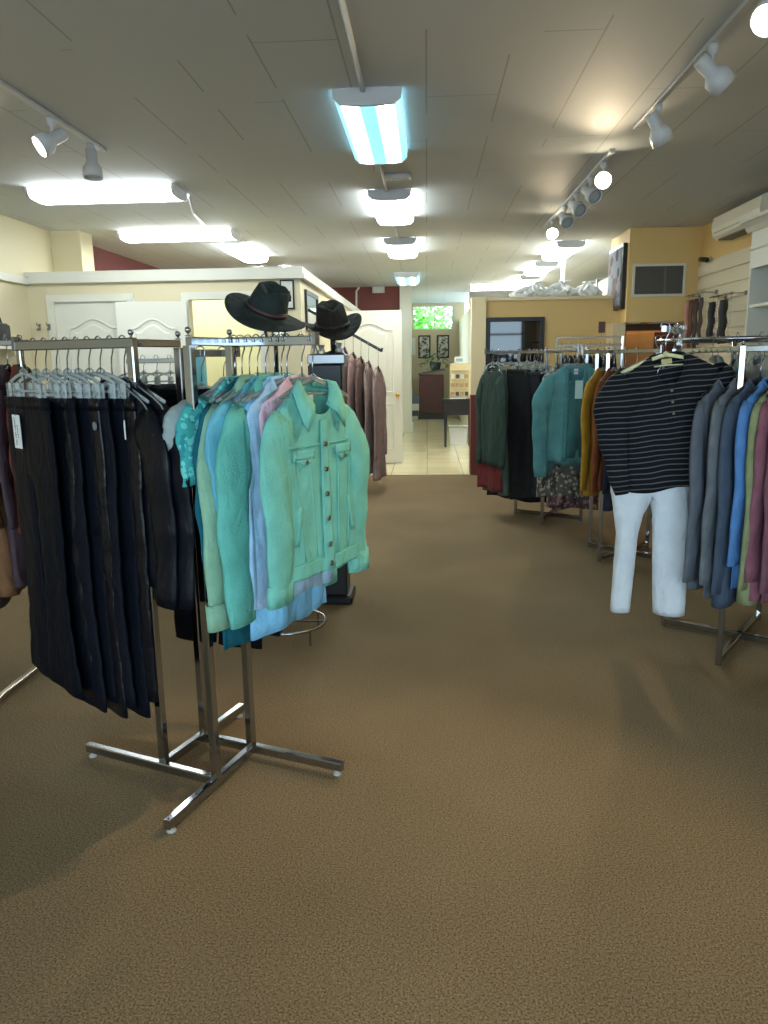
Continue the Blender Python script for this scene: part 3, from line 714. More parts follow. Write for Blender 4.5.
# ------------------------------------------------------------------ hats and their stands
def hat(loc, rot, rgb, bandrgb, label, R=.175, crown=.112, curl=.035, seed=0, pinch=.03, braid=False):
    t = thing('fedora_hat', label, 'hat', loc); t.rotation_euler = rot
    felt = fabric(rgb, .9, .4, 160, .2); rows = []
    prof = [(0, .0), (.35, .0)]
    n = 40
    def pt(u, a, r, z):
        return (r*1.0*math.cos(a), r*1.14*math.sin(a), z)
    stages = [(R, 1, 0), (R*.93, 1, 0), (R*.82, 1, 0), (R*.7, 1, 0), (.098, .25, .004), (.09, 0, .012), (.088, 0, .03), (.086, 0, .055), (.082, 0, .08), (.074, 0, crown-.008), (.062, 0, crown), (.045, 0, crown-.006), (.025, 0, crown-.016), (.003, 0, crown-.02)]
    for r, br, z in stages:
        ring = []
        for j in range(n):
            a = 2*PI*j/n; c, s = math.cos(a), math.sin(a)
            x, y, _ = pt(0, a, r, 0); zz = z
            if br: zz += br*((r-.09)/(R-.09))**1.4*(curl*(c*c)*1.0-.022*(s*s)) 
            if z > .05:
                k = (z-.05)/(crown-.05)
                zz += k*(.018*s*s*(1 if s > 0 else -.4)) - pinch*k*math.exp(-(x/.022)**2)*(.4+.6*(1-abs(s)))
                if s < 0: x *= 1-.34*k*(-s); 
            ring.append((x, y, zz))
        rows.append(ring)
    MB().loft(rows, False, True).build('hat_body', felt, t, True, solid=.004)
    band = plain('hat_band_%d' % seed, bandrgb, .6); h = .028 if not braid else .02
    m = MB(); m.loft([[(1.02*.0915*math.cos(2*PI*j/n), 1.02*.0915*1.14*math.sin(2*PI*j/n), .012+z) for j in range(n)] for z in (0, h)]).build('hat_band', band, t, True, solid=.003)
    if braid:
        MB().tube([(.095*math.cos(2*PI*j/48), .108*math.sin(2*PI*j/48), .022+.004*math.sin(j*1.6)) for j in range(49)], .005, 6).build('braided_cord', plain('cord', (60, 52, 46), .8), t, True)
    else:
        m = MB().loft([[(1.04*.0915*math.cos(2*PI*j/n), 1.04*.0915*1.14*math.sin(2*PI*j/n), .022+z) for j in range(n)] for z in (0, .007)]).build('band_stripe', plain('band_stripe', (112, 66, 62), .6), t, True, solid=.002)
    return t
hat((-.735, 3.5, 1.62), (.2, .46, -.15), (46, 56, 54), (38, 40, 40), 'dark green felt fedora tilted on wire stand, red-brown band stripe', R=.185, curl=.014, crown=.122, seed=1)
hat((-.52, 4.25, 1.585), (.28, -.16, .35), (50, 46, 42), (40, 36, 32), 'weathered dark brown hat with braided cord on the black display pedestal', R=.16, curl=.05, crown=.125, seed=2, braid=True)
hs = thing('hat_stand', 'wire hat stand with round chrome base ring behind the mint jackets', 'hat stand', (-.73, 3.68, 0))
ring = [(.2*math.cos(2*PI*k/40), .2*math.sin(2*PI*k/40), .08) for k in range(41)]
br_ = MB().tube(ring, .008, 8, cap=False).build('base_ring', CHROME, hs, True)
for k in range(4):
    a = PI/4+k*PI/2; MB().tube([(.2*math.cos(a), .2*math.sin(a), .08), (.2*math.cos(a), .2*math.sin(a), 0)], .006, 6).build('leg', CHROME, br_)
MB().tube([(-.2, 0, .08), (.2, 0, .08)], .007, 6).tube([(0, -.2, .08), (0, .2, .08)], .007, 6).build('cross_bar', CHROME, hs)
MB().tube([(0, 0, .08), (0, 0, 1.50)], .011, 10).build('pole', BLACKM, hs, True)
MB().tube([(0, 0, 1.48), (-.03, -.03, 1.50), (-.035, -.06, 1.54), (-.03, -.09, 1.60), (0, -.17, 1.625)], .007, 8).build('hat_hook', BLACKM, hs, True)
MB().lathe([(.05, 0), (.055, .004), (.04, .012), (.003, .016)], (-.005, -.18, 1.62), 14).build('hat_rest', BLACKM, hs, True)
pd = thing('display_pedestal', 'tall black display pedestal with silver tray top behind the hats', 'pedestal', (-.56, 4.3, 0))
MB().box(-.12, -.12, 0, .12, .12, .05, .01).build('plinth', BLACK, pd)
MB().box(-.1, -.1, .05, .09, .09, 1.385, .008).build('column', plain('pedestal_black', (30, 34, 38), .35), pd)
MB().box(-.1, -.11, 1.385, .11, .11, 1.44, .006).build('tray_top', STEEL, pd)
MB().lathe([(.06, 1.44), (.06, 1.445), (.016, 1.46), (.016, 1.52), (.05, 1.56), (.075, 1.585), (.078, 1.6), (.02, 1.61)], (.04, -.05, 0), 18).build('hat_form', BLACKM, pd, True)
for k, (dx, h) in enumerate(((-.08, .07), (-.03, .05), (.09, .06))):
    o = MB().lathe([(.018, 0), (.022, .01), (.014, h*.6), (.02, h), (.016, h), (.004, h*.3)], (-.56+dx*.8, 4.22, 1.44), 12).build('glass_jar', CLEAR, None, True)
    tag(o, ['clear small jar on the silver tray below the brown hat', 'short clear jar in the middle of the silver pedestal tray', 'clear jar on the right corner of the silver pedestal tray'][k], 'jar', 'clear jars on the pedestal')

# ------------------------------------------------------------------ partition wall hangings and waterfall arm with mauve knitwear
t = thing('framed_poster', 'small black-framed poster with dark silhouette on the fitting room wall corner', 'poster', (-1.37, PY-.002, 2.05))
MB().box(-.07, -.02, -.14, .07, 0, .14, .003).build('frame', BLACK, t); MB().box(-.055, -.022, -.125, .055, -.018, .125).build('print', plain('poster_paper', (206, 206, 200), .6), t)
MB().lathe([(.002, -.05), (.03, -.048), (.034, 0), (.022, .035), (.028, .05), (.002, .055)], seg=10).xf(Matrix.Translation((.008, -.022, -.02)) @ Matrix.Diagonal((1, .06, 1, 1))).build('silhouette', BLACK, t, True)
t = thing('wall_notice', 'dark notice board with white cards below the framed poster', 'notice', (-1.47, PY-.002, 1.72))
MB().box(-.07, -.015, -.11, .07, 0, .11, .003).build('board', plain('notice_navy', (40, 44, 56), .5), t)
for x, z in ((-.028, .055), (.03, .05), (-.025, -.045), (.032, -.05)): MB().box(x-.02, -.018, z-.03, x+.02, -.014, z+.03).build('card', PAPER, t)
t = thing('wall_mirror', 'black-framed mirror on the side wall of the fitting rooms behind hats', 'mirror', (-1.239, 8.25, 1.92))
fr = MB().box(0, -.42, -.2, .025, -.38, .2).box(0, .38, -.2, .025, .42, .2).box(0, -.38, .16, .025, .38, .2).box(0, -.38, -.2, .025, .38, -.16).build('frame', BLACK, t)
MB().box(.002, -.38, -.16, .012, .38, .16).build('mirror_glass', plain('mirror', (210, 215, 215), .05, 1.), t)
wfl = thing('waterfall_arm', 'black sloping waterfall arm on fitting room side wall carrying mauve knitwear', 'garment arm', (-1.24, 8.0, 1.93))
MB().box(0, -.04, -.06, .012, .04, .06, .002).build('wall_plate', BLACKM, wfl)
MB().beam((.01, 0, 0), (.77, 0, -.43), .022, .03).build('bar', BLACKM, wfl); MB().beam((.765, 0, -.44), (.775, 0, -.40), .03, .014).build('end_stop', BLACKM, wfl)
MV = [((148, 128, 156), 'lavender cardigan nearest the wall on the black waterfall arm', .78, 'lavender cardigan'), ((160, 140, 160), 'pale lilac knit second from the wall on the waterfall arm', .85, 'pale lilac knit'),
      ((158, 126, 122), 'dusty pink long knit in the middle of the waterfall arm', .98, 'dusty pink knit'), ((112, 90, 84), 'brown long cardigan next to last on the waterfall arm', 1.0, 'brown long cardigan'),
      ((150, 128, 120), 'taupe long knit second from the end of the waterfall arm', .97, 'taupe long knit'), ((152, 128, 124), 'mauve long cardigan at the low end of the waterfall arm', .97, 'mauve long cardigan')]
for k, (rgb, lab, L, short) in enumerate(MV):
    u = [.30, .38, .47, .55, .63, .73][k]; loc = (-1.24+u, 8.0, 1.93-.435*u/.765+.02-.004); rz = PI/2-.16+.03*math.sin(k*2)
    simple_top(loc, rz, fabric(rgb), lab, 'mauve knitwear on the waterfall arm', 'long_cardigan', 'cardigan', L=L+.18, sl=.85, seed=70+k, hd=.022, top=-.215, sh=.19, hem=.2, out=.02, r0=.06, fold=.012)
    hang('black', loc, rz, 'black hanger holding the '+short, 'black hangers on the waterfall arm', 0, 1.56)

# ------------------------------------------------------------------ other clothing racks
def cross_rack(label, c, posts, arms, bz, name='clothing_rack'):
    t = thing(name, label, 'clothing rack', (c[0], c[1], 0))
    R_ = lambda p, z: (p[0]-c[0], p[1]-c[1], z)
    for i in range(0, len(posts), 2): MB().beam(R_(posts[i], .03+.0*i), R_(posts[i+1], .03), .026, .034).build('base_beam', CHROME, t)
    for p in posts:
        MB().beam(R_(p, .002), R_(p, bz), .026).build('post', CHROME, t)
        MB().ball(R_(p, bz+.012), .009).build('finial', CHROME, t, True)
    for p, q in arms:
        a = MB().beam(R_(p, bz-.012), R_(q, bz-.012), .022, .026).build('arm', CHROME, t)
        d = (Vector(q+(0,))-Vector(p+(0,))).normalized()*.006
        MB().beam(R_(q, bz-.03), R_(q, bz+.022), .028, .012).build('end_stop', STEEL, a)
    return t
# right front rack
p1, p2, p3, p4 = (1.34, 3.34), (1.78, 3.96), (1.25, 3.87), (1.87, 3.43)
ER = (.85, -.53); RZR = math.atan2(.62, .78)
cross_rack('chrome four-way rack in right foreground holding grey, blue and mauve tops', (1.56, 3.66), [p1, p2, p3, p4], [(p1, (p1[0]+.34, p1[1]-.21)), (p1, p3), (p2, p4)], 1.44)
GR = 'tops on the right front rack'; GRH = 'black hangers on the right front rack'
def rr(s): return (1.325+ER[0]*s, 3.43+ER[1]*s, 1.43)
RT = [((98, 104, 114), 'slate grey cardigan, leftmost of the tops beside striped shirt', .92, .80, 'leftmost slate cardigan'), ((106, 112, 118), 'mid grey long-sleeved cardigan in front of the slate one', .95, .80, 'mid grey cardigan'),
      ((74, 86, 104), 'dark navy grey knit squeezed between grey cardigan and blue sweater', .98, .84, 'navy grey knit'), ((88, 136, 196), 'bright blue sweater among the tops on the right front rack', .88, .70, 'bright blue sweater'),
      ((140, 148, 108), 'olive green top right behind the mauve sweaters', .95, .8, 'olive green top'), ((138, 88, 100), 'mauve sweater next to the olive top', .92, .76, 'mauve sweater by the olive top'),
      ((124, 84, 96), 'plum sweater next to last at the right photo edge', .94, .8, 'plum sweater'), ((150, 84, 88), 'dusty red sweater frontmost at the right photo edge', .92, .78, 'dusty red sweater')]
for k, (rgb, lab, L, sl, short) in enumerate(RT):
    s = [.0, .06, .125, .175, .215, .255, .30, .345][k]; rz = RZR+.04*math.sin(k*2.1)
    simple_top(rr(s), rz, fabric(rgb), lab, GR, 'knit_sweater', 'sweater', L=L, sl=sl, seed=90+k, hd=.016, sh=.2, hem=.2, out=.005, r0=.068, r1=.045, fold=.012)
    hang('black', rr(s), rz, 'black hanger holding the '+short, GRH)
hb = MB().beam((p3[0]-1.56, p3[1]-3.66, 1.40), (p3[0]-1.56, p3[1]-3.66, 1.55), .02).beam((p3[0]-1.56, p3[1]-3.66, 1.52), (1.03-1.56, 3.42-3.66, 1.52), .02, .026).build('raised_arm', CHROME, bpy.data.objects['clothing_rack.001'])
# striped henley and white trousers hung out on the arm end
SM = stripe_mat()
sl_ = (1.045, 3.455, 1.54); RZS = -.12
st, T = simple_top(sl_, RZS, SM, 'black henley shirt with thin grey stripes displayed facing the aisle', None, 'henley_shirt', 'shirt', L=.59, sl=0, seed=120, hd=.045, sh=.215, hem=.205, neck='v', tilt=-.12, fold=.012)
T.drop = .13
for s in (-1, 1): T.sleeve(s, SM, st, L=.52 if s < 0 else .4, r0=.1, r1=.034, out=.035 if s < 0 else .0, fwd=-.02 if s < 0 else .05, flat=.45, seed=121, bend=-.01 if s < 0 else -.08)
T.patch('button_placket', SM, st, (-.016, -.115), (.016, -.115), (.016, -.30), (-.016, -.30), .004, 4, 8)
for z in (-.15, -.2, -.25): button(st, T, 0, z, .006, plain('shirt_button', (120, 112, 96), .4), .006)
MB().box(-.022, .02, T.top-.035, .022, .024, T.top-.012, .0008).build('neck_label', plain('cream_label', (196, 186, 130), .6), st)
hang('cream', sl_, RZS, 'cream hanger holding the striped henley shirt', None, -.08)
wp = garment('trousers', 'white slim trousers hanging below the striped henley shirt', 'trousers', (1.035, 3.49, 1.15), RZS-.05, None)
make_pants(wp, fabric((224, 230, 236), .8, .35, 220, .05), L=.78, wst=.165, hip=.178, hem=.075, hd=.035, seed=130, top=-.165, gap=.022, crotch=.2, fold=.01, legw=(.8, .5))
MB().box(-.02, -.052, -.195, .025, -.046, -.172, .001).build('waist_sticker', plain('pale_sticker', (186, 206, 216), .3), wp)
hang('clip', (1.035, 3.49, 1.15), RZS-.05, 'clear clip hanger hidden under the striped shirt holding white trousers', None)
MB().tube([(0, 0, .225), (.012, 0, .235), (.016, 0, .215), (0, 0, .19), (0, 0, .006)], .002, 6).build('link_wire', CHROME, bpy.context.scene.objects[[o.name for o in COL.objects if o.get('label', '').endswith('holding white trousers')][0]], True)
# note: the clip hanger's hook is looped over the shirt hanger's lower bar

for k in range(8):
    hang('clear', (1.14+.012*k, 3.58+.028*k, 1.545), .5+.5*math.sin(k*1.9), 'empty clear hanger bunched on the raised arm above striped shirt', 'empty clear hangers above the striped shirt')
# rack with the mustard and rust knits
c = (1.42, 5.35)
cross_rack('chrome rack behind the striped shirt holding mustard and rust knits', c, [(1.2, 5.15), (1.64, 5.55), (1.22, 5.57), (1.62, 5.13)], [((1.2, 5.15), (1.02, 5.1)), ((1.2, 5.15), (1.45, 4.85))], 1.45)
MK = [((190, 146, 52), 'mustard yellow cardigan between the teal cardigan and striped shirt', .82, 'mustard cardigan'), ((152, 86, 54), 'rust brown knit just right of the mustard cardigan', .78, 'rust knit'), ((48, 52, 70), 'navy knit behind the sleeve of striped shirt', .9, 'navy knit'),
      ((170, 170, 176), 'pale grey patterned knit hidden behind the striped shirt', .85, 'pale grey knit')]
for k, (rgb, lab, L, short) in enumerate(MK):
    loc = (1.165+.06*k, 5.14-.05*k, 1.455); rz = math.atan2(.85, .53)-.1
    simple_top(loc, rz, fabric(rgb), lab, 'knits behind the striped shirt', 'knit_cardigan', 'cardigan', L=L, sl=.7, seed=140+k, hd=.02, sh=.2, hem=.2, out=.03)
    hang('clear', loc, rz, 'clear hanger holding the '+short, 'clear hangers behind the striped shirt')

# rack with dark skirts and the teal cardigan
c = (1.1, 6.65)
cross_rack('chrome rack in mid shop holding dark skirts and the teal cardigan', c, [(.81, 6.82), (1.34, 6.5), (.98, 6.35), (1.2, 6.95)], [((.98, 6.35), (1.08, 5.55)), ((.81, 6.82), (.5, 6.6)), ((.81, 6.82), (1.2, 6.95))], 1.47)
TE = (.985, 5.6, 1.49)
tl, T = simple_top((1.08, 5.6, 1.482), -.12, fabric((88, 142, 148)), 'teal open cardigan with a pale price tag facing the aisle', 'teal cardigans', 'open_cardigan', 'cardigan', L=.70, sl=.74, seed=150, hd=.04, sh=.2, hem=.2, neck='v', out=.035, fold=.02, r0=.075)
for s in (-1, 1): T.patch('front_band', fabric((76, 128, 134)), tl, (s*.05, -.02), (s*.075, -.02), (s*.095, -.69), (s*.06, -.69), .008, 3, 14)
T.patch('inner_front', fabric((60, 108, 114)), tl, (-.045, -.1), (.045, -.1), (.06, -.66), (-.06, -.66), .002, 8, 14)
price_tag(tl, .02, -.06, -.24, .055, .13, plain('tag_blue', (176, 214, 220), .6))
MB().box(-.015, .02, T.top-.06, .015, .024, T.top-.02).build('neck_label', PAPER, tl)
hang('clear', (1.08, 5.6, 1.482), -.12, 'clear hanger holding the teal open cardigan', 'clear hangers on the mid shop rack')
simple_top((1.15, 5.72, 1.482), -.12, fabric((84, 120, 122)), 'darker teal cardigan directly behind the tagged teal cardigan', 'teal cardigans', 'open_cardigan', 'cardigan', L=.74, sl=.72, seed=151, hd=.03, neck='v'); hang('clear', (1.15, 5.72, 1.482), -.12, 'clear hanger holding the darker teal cardigan', 'clear hangers on the mid shop rack')
F1 = floral_mat('floral_grey', (94, 98, 92), (176, 166, 150), (70, 60, 58), 30.); F2 = floral_mat('floral_rose', (92, 66, 70), (150, 118, 112), (60, 46, 52), 26.)
simple_top((1.06, 5.85, 1.482), -.12, F1, 'grey floral dress hanging below the teal cardigan hem', 'dresses on the mid shop rack', 'floral_dress', 'dress', L=1.0, sl=0, seed=152, hd=.04, sh=.18, hem=.2, fold=.03); hang('clear', (1.06, 5.85, 1.482), -.12, 'clear hanger holding the grey floral dress', 'clear hangers on the mid shop rack')
simple_top((1.16, 5.98, 1.482), -.12, F2, 'long rose floral dress whose hem hangs lowest behind striped shirt', 'dresses on the mid shop rack', 'floral_dress', 'dress', L=1.12, sl=0, seed=153, hd=.04, sh=.18, hem=.2, fold=.03); hang('clear', (1.16, 5.98, 1.482), -.12, 'clear hanger holding the rose floral dress', 'clear hangers on the mid shop rack')
RZK = math.atan2(-.5, .87); RZJ = math.atan2(-.93, .36)
DK = [((44, 64, 58), 'dark green jacket at the left end of the dark skirt rack', 'jacket', 'jacket', .84, .78), ((104, 44, 44), 'dark red skirt showing below the dark green jacket', 'skirt', 'skirt', 1.04, 0), ((84, 100, 92), 'grey green long skirt beside the dark red one', 'skirt', 'skirt', 1.06, 0),
      ((46, 44, 44), 'charcoal brown long skirt in the middle of the dark rack', 'skirt', 'skirt', 1.12, 0), ((60, 62, 66), 'charcoal grey trousers beside the charcoal brown skirt', 'trousers', 'trousers', 1.1, 0), ((30, 32, 38), 'black wide trousers left of the teal cardigan', 'trousers', 'trousers', 1.14, 0), ((24, 26, 32), 'black long skirt directly behind the teal cardigan', 'skirt', 'skirt', 1.18, 0)]
for k, (rgb, lab, nm, cat, L, sl) in enumerate(DK):
    loc = (.52+.045*k, 6.60+.02*k, 1.475) if k < 3 else (.50+.075*k, 6.60+.03*k, 1.475); rzk = RZJ if k < 3 else RZK
    if cat == 'jacket':
        loc = (.56, 6.58, 1.475); simple_top(loc, RZJ, fabric(rgb), lab, 'dark clothes on the mid shop rack', 'dark_jacket', 'jacket', L=L, sl=sl, seed=160, hd=.025, sh=.19, hem=.2); hang('clear', loc, RZJ, 'clear hanger holding the dark green jacket', 'clear hangers on the mid shop rack')
    else:
        t = garment(nm, lab, cat, loc, rzk, 'dark clothes on the mid shop rack')
        if cat == 'trousers': make_pants(t, fabric(rgb), L=L, hd=.012, seed=170+k, hem=.1)
        else:
            S = Top(L=L, sh=.15, hem=.21, hd=.02, top=-.17, neck=.15, drop=0, fold=.02, seed=170+k)
            S.prof = [(0, .15, .6), (-.04, .155, .7), (-.2, .19, .9), (-L, .21, 1.3)]
            S.body('skirt_body', fabric(rgb), t)
            MB().loft([[(.154*math.cos(2*PI*j/32), .017*math.sin(2*PI*j/32), -.17+z) for j in range(32)] for z in (.005, -.03)]).build('waistband', fabric(rgb), t, True, solid=.003)
        hang('clip', loc, rzk, 'clear clip hanger holding the '+lab.split(' beside')[0].split(' showing')[0].split(' in the')[0].split(' left')[0].split(' directly')[0], 'clear clip hangers on the mid shop rack')
for k in range(7):
    hang('clear', (.88+.035*k, 6.848+.014*k, 1.475), .9+.25*math.sin(k*1.7), 'empty clear hanger bunched on the mid shop rack bar', 'empty clear hangers on the mid shop rack')

# far rail of dark clothes before the divider wall
fr_ = thing('clothing_rail', 'double-bar chrome rail with dark clothes before the yellow divider wall', 'clothing rail', (1.71, 8.2, 0))
for s in (-1, 1):
    MB().beam((s*.34, 0, .03), (s*.34, 0, 1.62), .026).build('post', CHROME, fr_); MB().beam((s*.34, -.25, .03), (s*.34, .25, .03), .026, .03).build('base_beam', CHROME, fr_)
MB().beam((-.34, 0, 1.53), (.34, 0, 1.53), .024).build('bar', CHROME, fr_); MB().beam((-.34, 0, 1.61), (.34, 0, 1.61), .02).build('bar', CHROME, fr_)
t = thing('rail_sign', 'small brown sign standing upright on the far double-bar rail', 'sign', (1.83, 8.2, 1.62))
MB().beam((0, 0, 0), (0, 0, .04), .008).build('stem', STEEL, t); MB().box(-.035, -.006, .035, .035, .006, .15, .002).build('sign_panel', plain('sign_brown', (92, 60, 52), .5), t)
proto = None
for k in range(12):
    loc = (1.42+.05*k, 8.2, 1.556); rz = PI/2-.25+.05*math.sin(k*3)
    if k < 3:
        t, T = simple_top(loc, rz, fabric([(52, 56, 62), (70, 76, 82), (38, 44, 56)][k]), '', 'dark clothes on the far rail', 'dark_shirt', 'top', L=.85, sl=.6, seed=180+k, hd=.02, sh=.19, hem=.2)
        if k == 0: pr_ = []
        pr_.append(t)
    else: t = copy_tree(pr_[k % 3]); t.location = loc; t.rotation_euler = (0, 0, rz)
    t['label'] = ['charcoal top on the far rail before the yellow wall', 'grey top on the far rail before the yellow wall', 'dark navy top on the far rail before the yellow wall'][k % 3]
    hang('grey', loc, rz, 'grey plastic hanger on the far double-bar rail', 'grey hangers on the far rail')

# round rack behind the striped shirt
rk = thing('round_rack', 'round chrome rack crowded with pale tops beside the slatwall', 'clothing rack', (1.95, 5.0, 0))
MB().tube([(.46*math.cos(2*PI*k/40), .46*math.sin(2*PI*k/40), 1.5) for k in range(41)], .012, 8, cap=False).build('hanging_ring', CHROME, rk, True)
MB().tube([(0, 0, .03), (0, 0, 1.52)], .018, 10).build('pole', CHROME, rk, True)
for k in range(4):
    a = PI/4+k*PI/2; d = (math.cos(a), math.sin(a)); MB().tube([(0, 0, 1.5), (.46*d[0], .46*d[1], 1.5)], .008, 6).build('spoke', CHROME, rk)
    MB().tube([(0, 0, .06), (.4*d[0], .4*d[1], .02)], .012, 8).build('leg', CHROME, rk)
RC = [((168, 170, 168), 'pale grey'), ((200, 198, 190), 'off-white'), ((110, 118, 122), 'stone grey'), ((60, 64, 78), 'navy'), ((140, 130, 120), 'taupe'), ((96, 120, 128), 'slate blue')]
prs = []
for k in range(18):
    a = -PI*1.05+k*(PI*1.5)/17; loc = (1.95+.46*math.cos(a), 5.0+.46*math.sin(a), 1.526); rz = a+.15
    i = k % 6
    if k < 6:
        t, T = simple_top(loc, rz, fabric(RC[i][0]), '', 'tops on the round rack', 'pale_shirt', 'top', L=.7, sl=.5, seed=200+k, hd=.018, sh=.19, hem=.2); prs.append(t)
    else: t = copy_tree(prs[i]); t.location = loc; t.rotation_euler = (0, 0, rz)
    t['label'] = RC[i][1]+' top on the round rack behind the striped shirt'
    hang('clear', loc, rz, 'clear hanger on the round rack behind the striped shirt', 'clear hangers on the round rack')

# rack at the far left edge
lr = thing('clothing_rail', 'chrome rail at the left photo edge with orange and mauve coats', 'clothing rail', (-2.1, 3.3, 0))
for s in (-1, 1):
    MB().beam((s*.3, 0, .03), (s*.3, 0, 1.5), .026).build('post', CHROME, lr); MB().beam((s*.3, -.55, .03), (s*.3, .25, .03), .026, .03).build('base_beam', CHROME, lr)
MB().beam((-.34, 0, 1.5), (.34, 0, 1.5), .024).build('bar', CHROME, lr)
LC = [((70, 62, 60), 'dark brown coat farthest left at the photo edge', 1.05), ((122, 86, 58), 'orange tan coat at the left photo edge', 1.0), ((78, 62, 68), 'mauve coat right of the orange coat at the left edge', .95), ((130, 56, 50), 'brick red top behind the clear clip hangers at left edge', .7), ((92, 74, 60), 'brown coat hanging low at the left photo edge', 1.1)]
for k, (rgb, lab, L) in enumerate(LC):
    loc = (-1.98+.06*k-.05*(k == 4), 3.3, 1.527); rz = PI/2+.25
    simple_top(loc, rz, fabric(rgb), lab, 'coats on the left edge rail', 'coat', 'coat', L=L, sl=.6, seed=220+k, hd=.025, sh=.2, hem=.22)
    hang('black', loc, rz, 'black hanger holding the '+lab.split(' farthest')[0].split(' at the')[0].split(' right')[0].split(' behind')[0].split(' hanging')[0], 'black hangers on the left edge rail')

# ------------------------------------------------------------------ rack of dark trousers seen between the rack posts, in front of fitting rooms
gr = thing('garment_stand', 'chrome stand with upright painted with pale blue reflection in front of fitting room doors', 'clothing rail', (-1.68, 5.0, 0))
MB().beam((-.32, 0, 1.42), (.16, 0, 1.42), .03).build('bar', CHROME, gr); MB().box(.15, -.03, 1.0, .21, .03, 1.46, .004).build('upright_panel', plain('painted_reflection_blue', (130, 206, 214), .15), gr)  # upright's pale blue colour stands in for daylight reflected in chrome
for x in (-.3, .18): MB().beam((x, 0, .02), (x, 0, 1.42 if x < 0 else 1.02), .026).build('post', CHROME, gr); MB().beam((x, -.25, .02), (x, .25, .02), .026).build('base_beam', CHROME, gr)
for k in range(4):
    loc = (-1.98+.09*k, 5.0, 1.45); t = garment('trousers', ['dark trousers on the stand by the fitting rooms, first from left', 'dark trousers on the stand by fitting rooms, second from left', 'dark trousers on the stand by fitting rooms, third from left', 'dark trousers beside the pale blue upright panel'][k], 'trousers', loc, 1.2, 'dark trousers by the fitting rooms')
    make_pants(t, BLK[k % 3], L=.95, hd=.012, seed=240+k); hang('clip', loc, 1.2, 'clear clip hanger on the stand by the fitting rooms', 'clip hangers by the fitting rooms')

# ------------------------------------------------------------------ right wall: vent, screen, air conditioner, slatwall, cabinet
t = thing('vent_grille', 'white-framed grey vent grille on the yellow bulkhead', 'vent', (2.585, 8.888, 2.24))
MB().box(-.29, -.02, -.175, .29, 0, -.15).box(-.29, -.02, .15, .29, 0, .175).box(-.29, -.02, -.15, -.265, 0, .15).box(.265, -.02, -.15, .29, 0, .15).build('frame', WHITE, t)
sl = MB()
for k in range(34): sl.box(-.26+.0155*k, -.012, -.15, -.251+.0155*k, -.004, .15)
sl.box(-.265, -.004, -.15, .265, 0, .15); sl.build('slats', plain('vent_grey', (96, 92, 84), .6), t); MB().box(.06, -.016, -.15, .075, -.011, .15).build('divider', plain('vent_bar', (124, 118, 106), .6), t)
SCR = plain('glossy_screen', (16, 18, 22), .03, 0, .6)
t = thing('side_picture', 'tall framed picture hung on the aisle side of the yellow bulkhead', 'picture', (2.25, 9.3, 2.3))
MB().box(-.05, -.34, -.36, 0, .34, .36, .006).build('frame', BLACK, t); MB().box(-.056, -.3, -.32, -.049, .3, .32).build('picture_glass', floral_mat('dark_picture', (120, 128, 138), (70, 60, 66), (110, 84, 84), 6.), t)
t = thing('wall_screen', 'large black-framed glossy screen on the yellow divider wall', 'screen', (1.05, 9.298, 1.6))
MB().box(-.345, -.05, -.285, .345, 0, -.235, .004).box(-.345, -.05, .235, .345, 0, .285, .004).box(-.345, -.05, -.235, -.295, 0, .235, .004).box(.295, -.05, -.235, .345, 0, .235, .004).build('frame', BLACK, t)
MB().box(-.295, -.03, -.235, .295, -.005, .235).build('screen_glass', SCR, t)
for k, x in enumerate((2.37, 2.6, 2.83)):
    t = thing('downlight', ['round recessed downlight at left under the bulkhead soffit', 'middle round recessed downlight under the bulkhead soffit', 'round recessed downlight at right under the bulkhead soffit'][k], 'downlight', (x, 9.0, 1.79), 0, 'downlights under the bulkhead')
    MB().lathe([(.075, 0), (.075, -.008), (.06, -.012), (.055, -.004)], seg=20).build('trim_ring', WHITE, t, True); MB().lathe([(.002, -.006), (.054, -.007), (.054, -.003), (.002, -.002)], seg=20).build('lens', emit('downlight_glow', (1, .72, .34), 3.), t, True)
t = thing('oak_cabinet', 'oak cabinet with paneled door in the nook under the bulkhead', 'cabinet', (2.5, 9.28, 0))
MB().box(-.2, -.16, 0, .5, .0, 1.7, .005).build('carcass', WOODO, t); d_ = MB().box(-.19, -.18, .1, .13, -.16, 1.68, .004).build('door', WOODO, t); MB().ball((.09, -.195, 1.0), .014).build('knob', BRASS, d_, True)
d_ = MB().box(.14, -.18, .1, .49, -.16, 1.68, .004).build('door', WOODD, t); MB().ball((.18, -.195, 1.0), .014).build('knob', BRASS, d_, True)
t = thing('air_conditioner', 'white wall air conditioner high on the right wall', 'air conditioner', (3.04, 7.45, 2.63))
pr4 = [(0, .12), (-.17, .12), (-.215, .1), (-.225, .0), (-.21, -.075), (-.16, -.115), (0, -.12)]
MB().loft([[(x, y, z) for x, z in pr4] for y in (-.55, .55)], True, True).build('casing', plain('ac_white', (232, 226, 206), .4), t)
MB().box(-.19, -.45, -.122, -.06, .45, -.108).build('air_outlet', plain('ac_dark', (110, 100, 84), .6), t); MB().box(-.222, -.5, -.05, -.213, .5, -.044).build('front_seam', STEEL, t)
t = thing('security_camera', 'small dark security camera on right wall left of the air conditioner', 'camera', (3.04, 8.6, 2.42))
MB().lathe([(.03, 0), (.03, .01), (.012, .016), (.012, .06)], seg=12).xf(Matrix.Rotation(-PI/2, 4, 'Y')).build('bracket', WHITEM, t, True)
MB().tube([(-.09, .05, .005), (-.075, -.1, -.02)], .026, 12).build('camera_body', BLACK, t, True); MB().tube([(-.075, -.1, -.02), (-.0735, -.115, -.022)], .02, 12).build('lens', SCR, t, True)
slm = MB(); z = 1.1
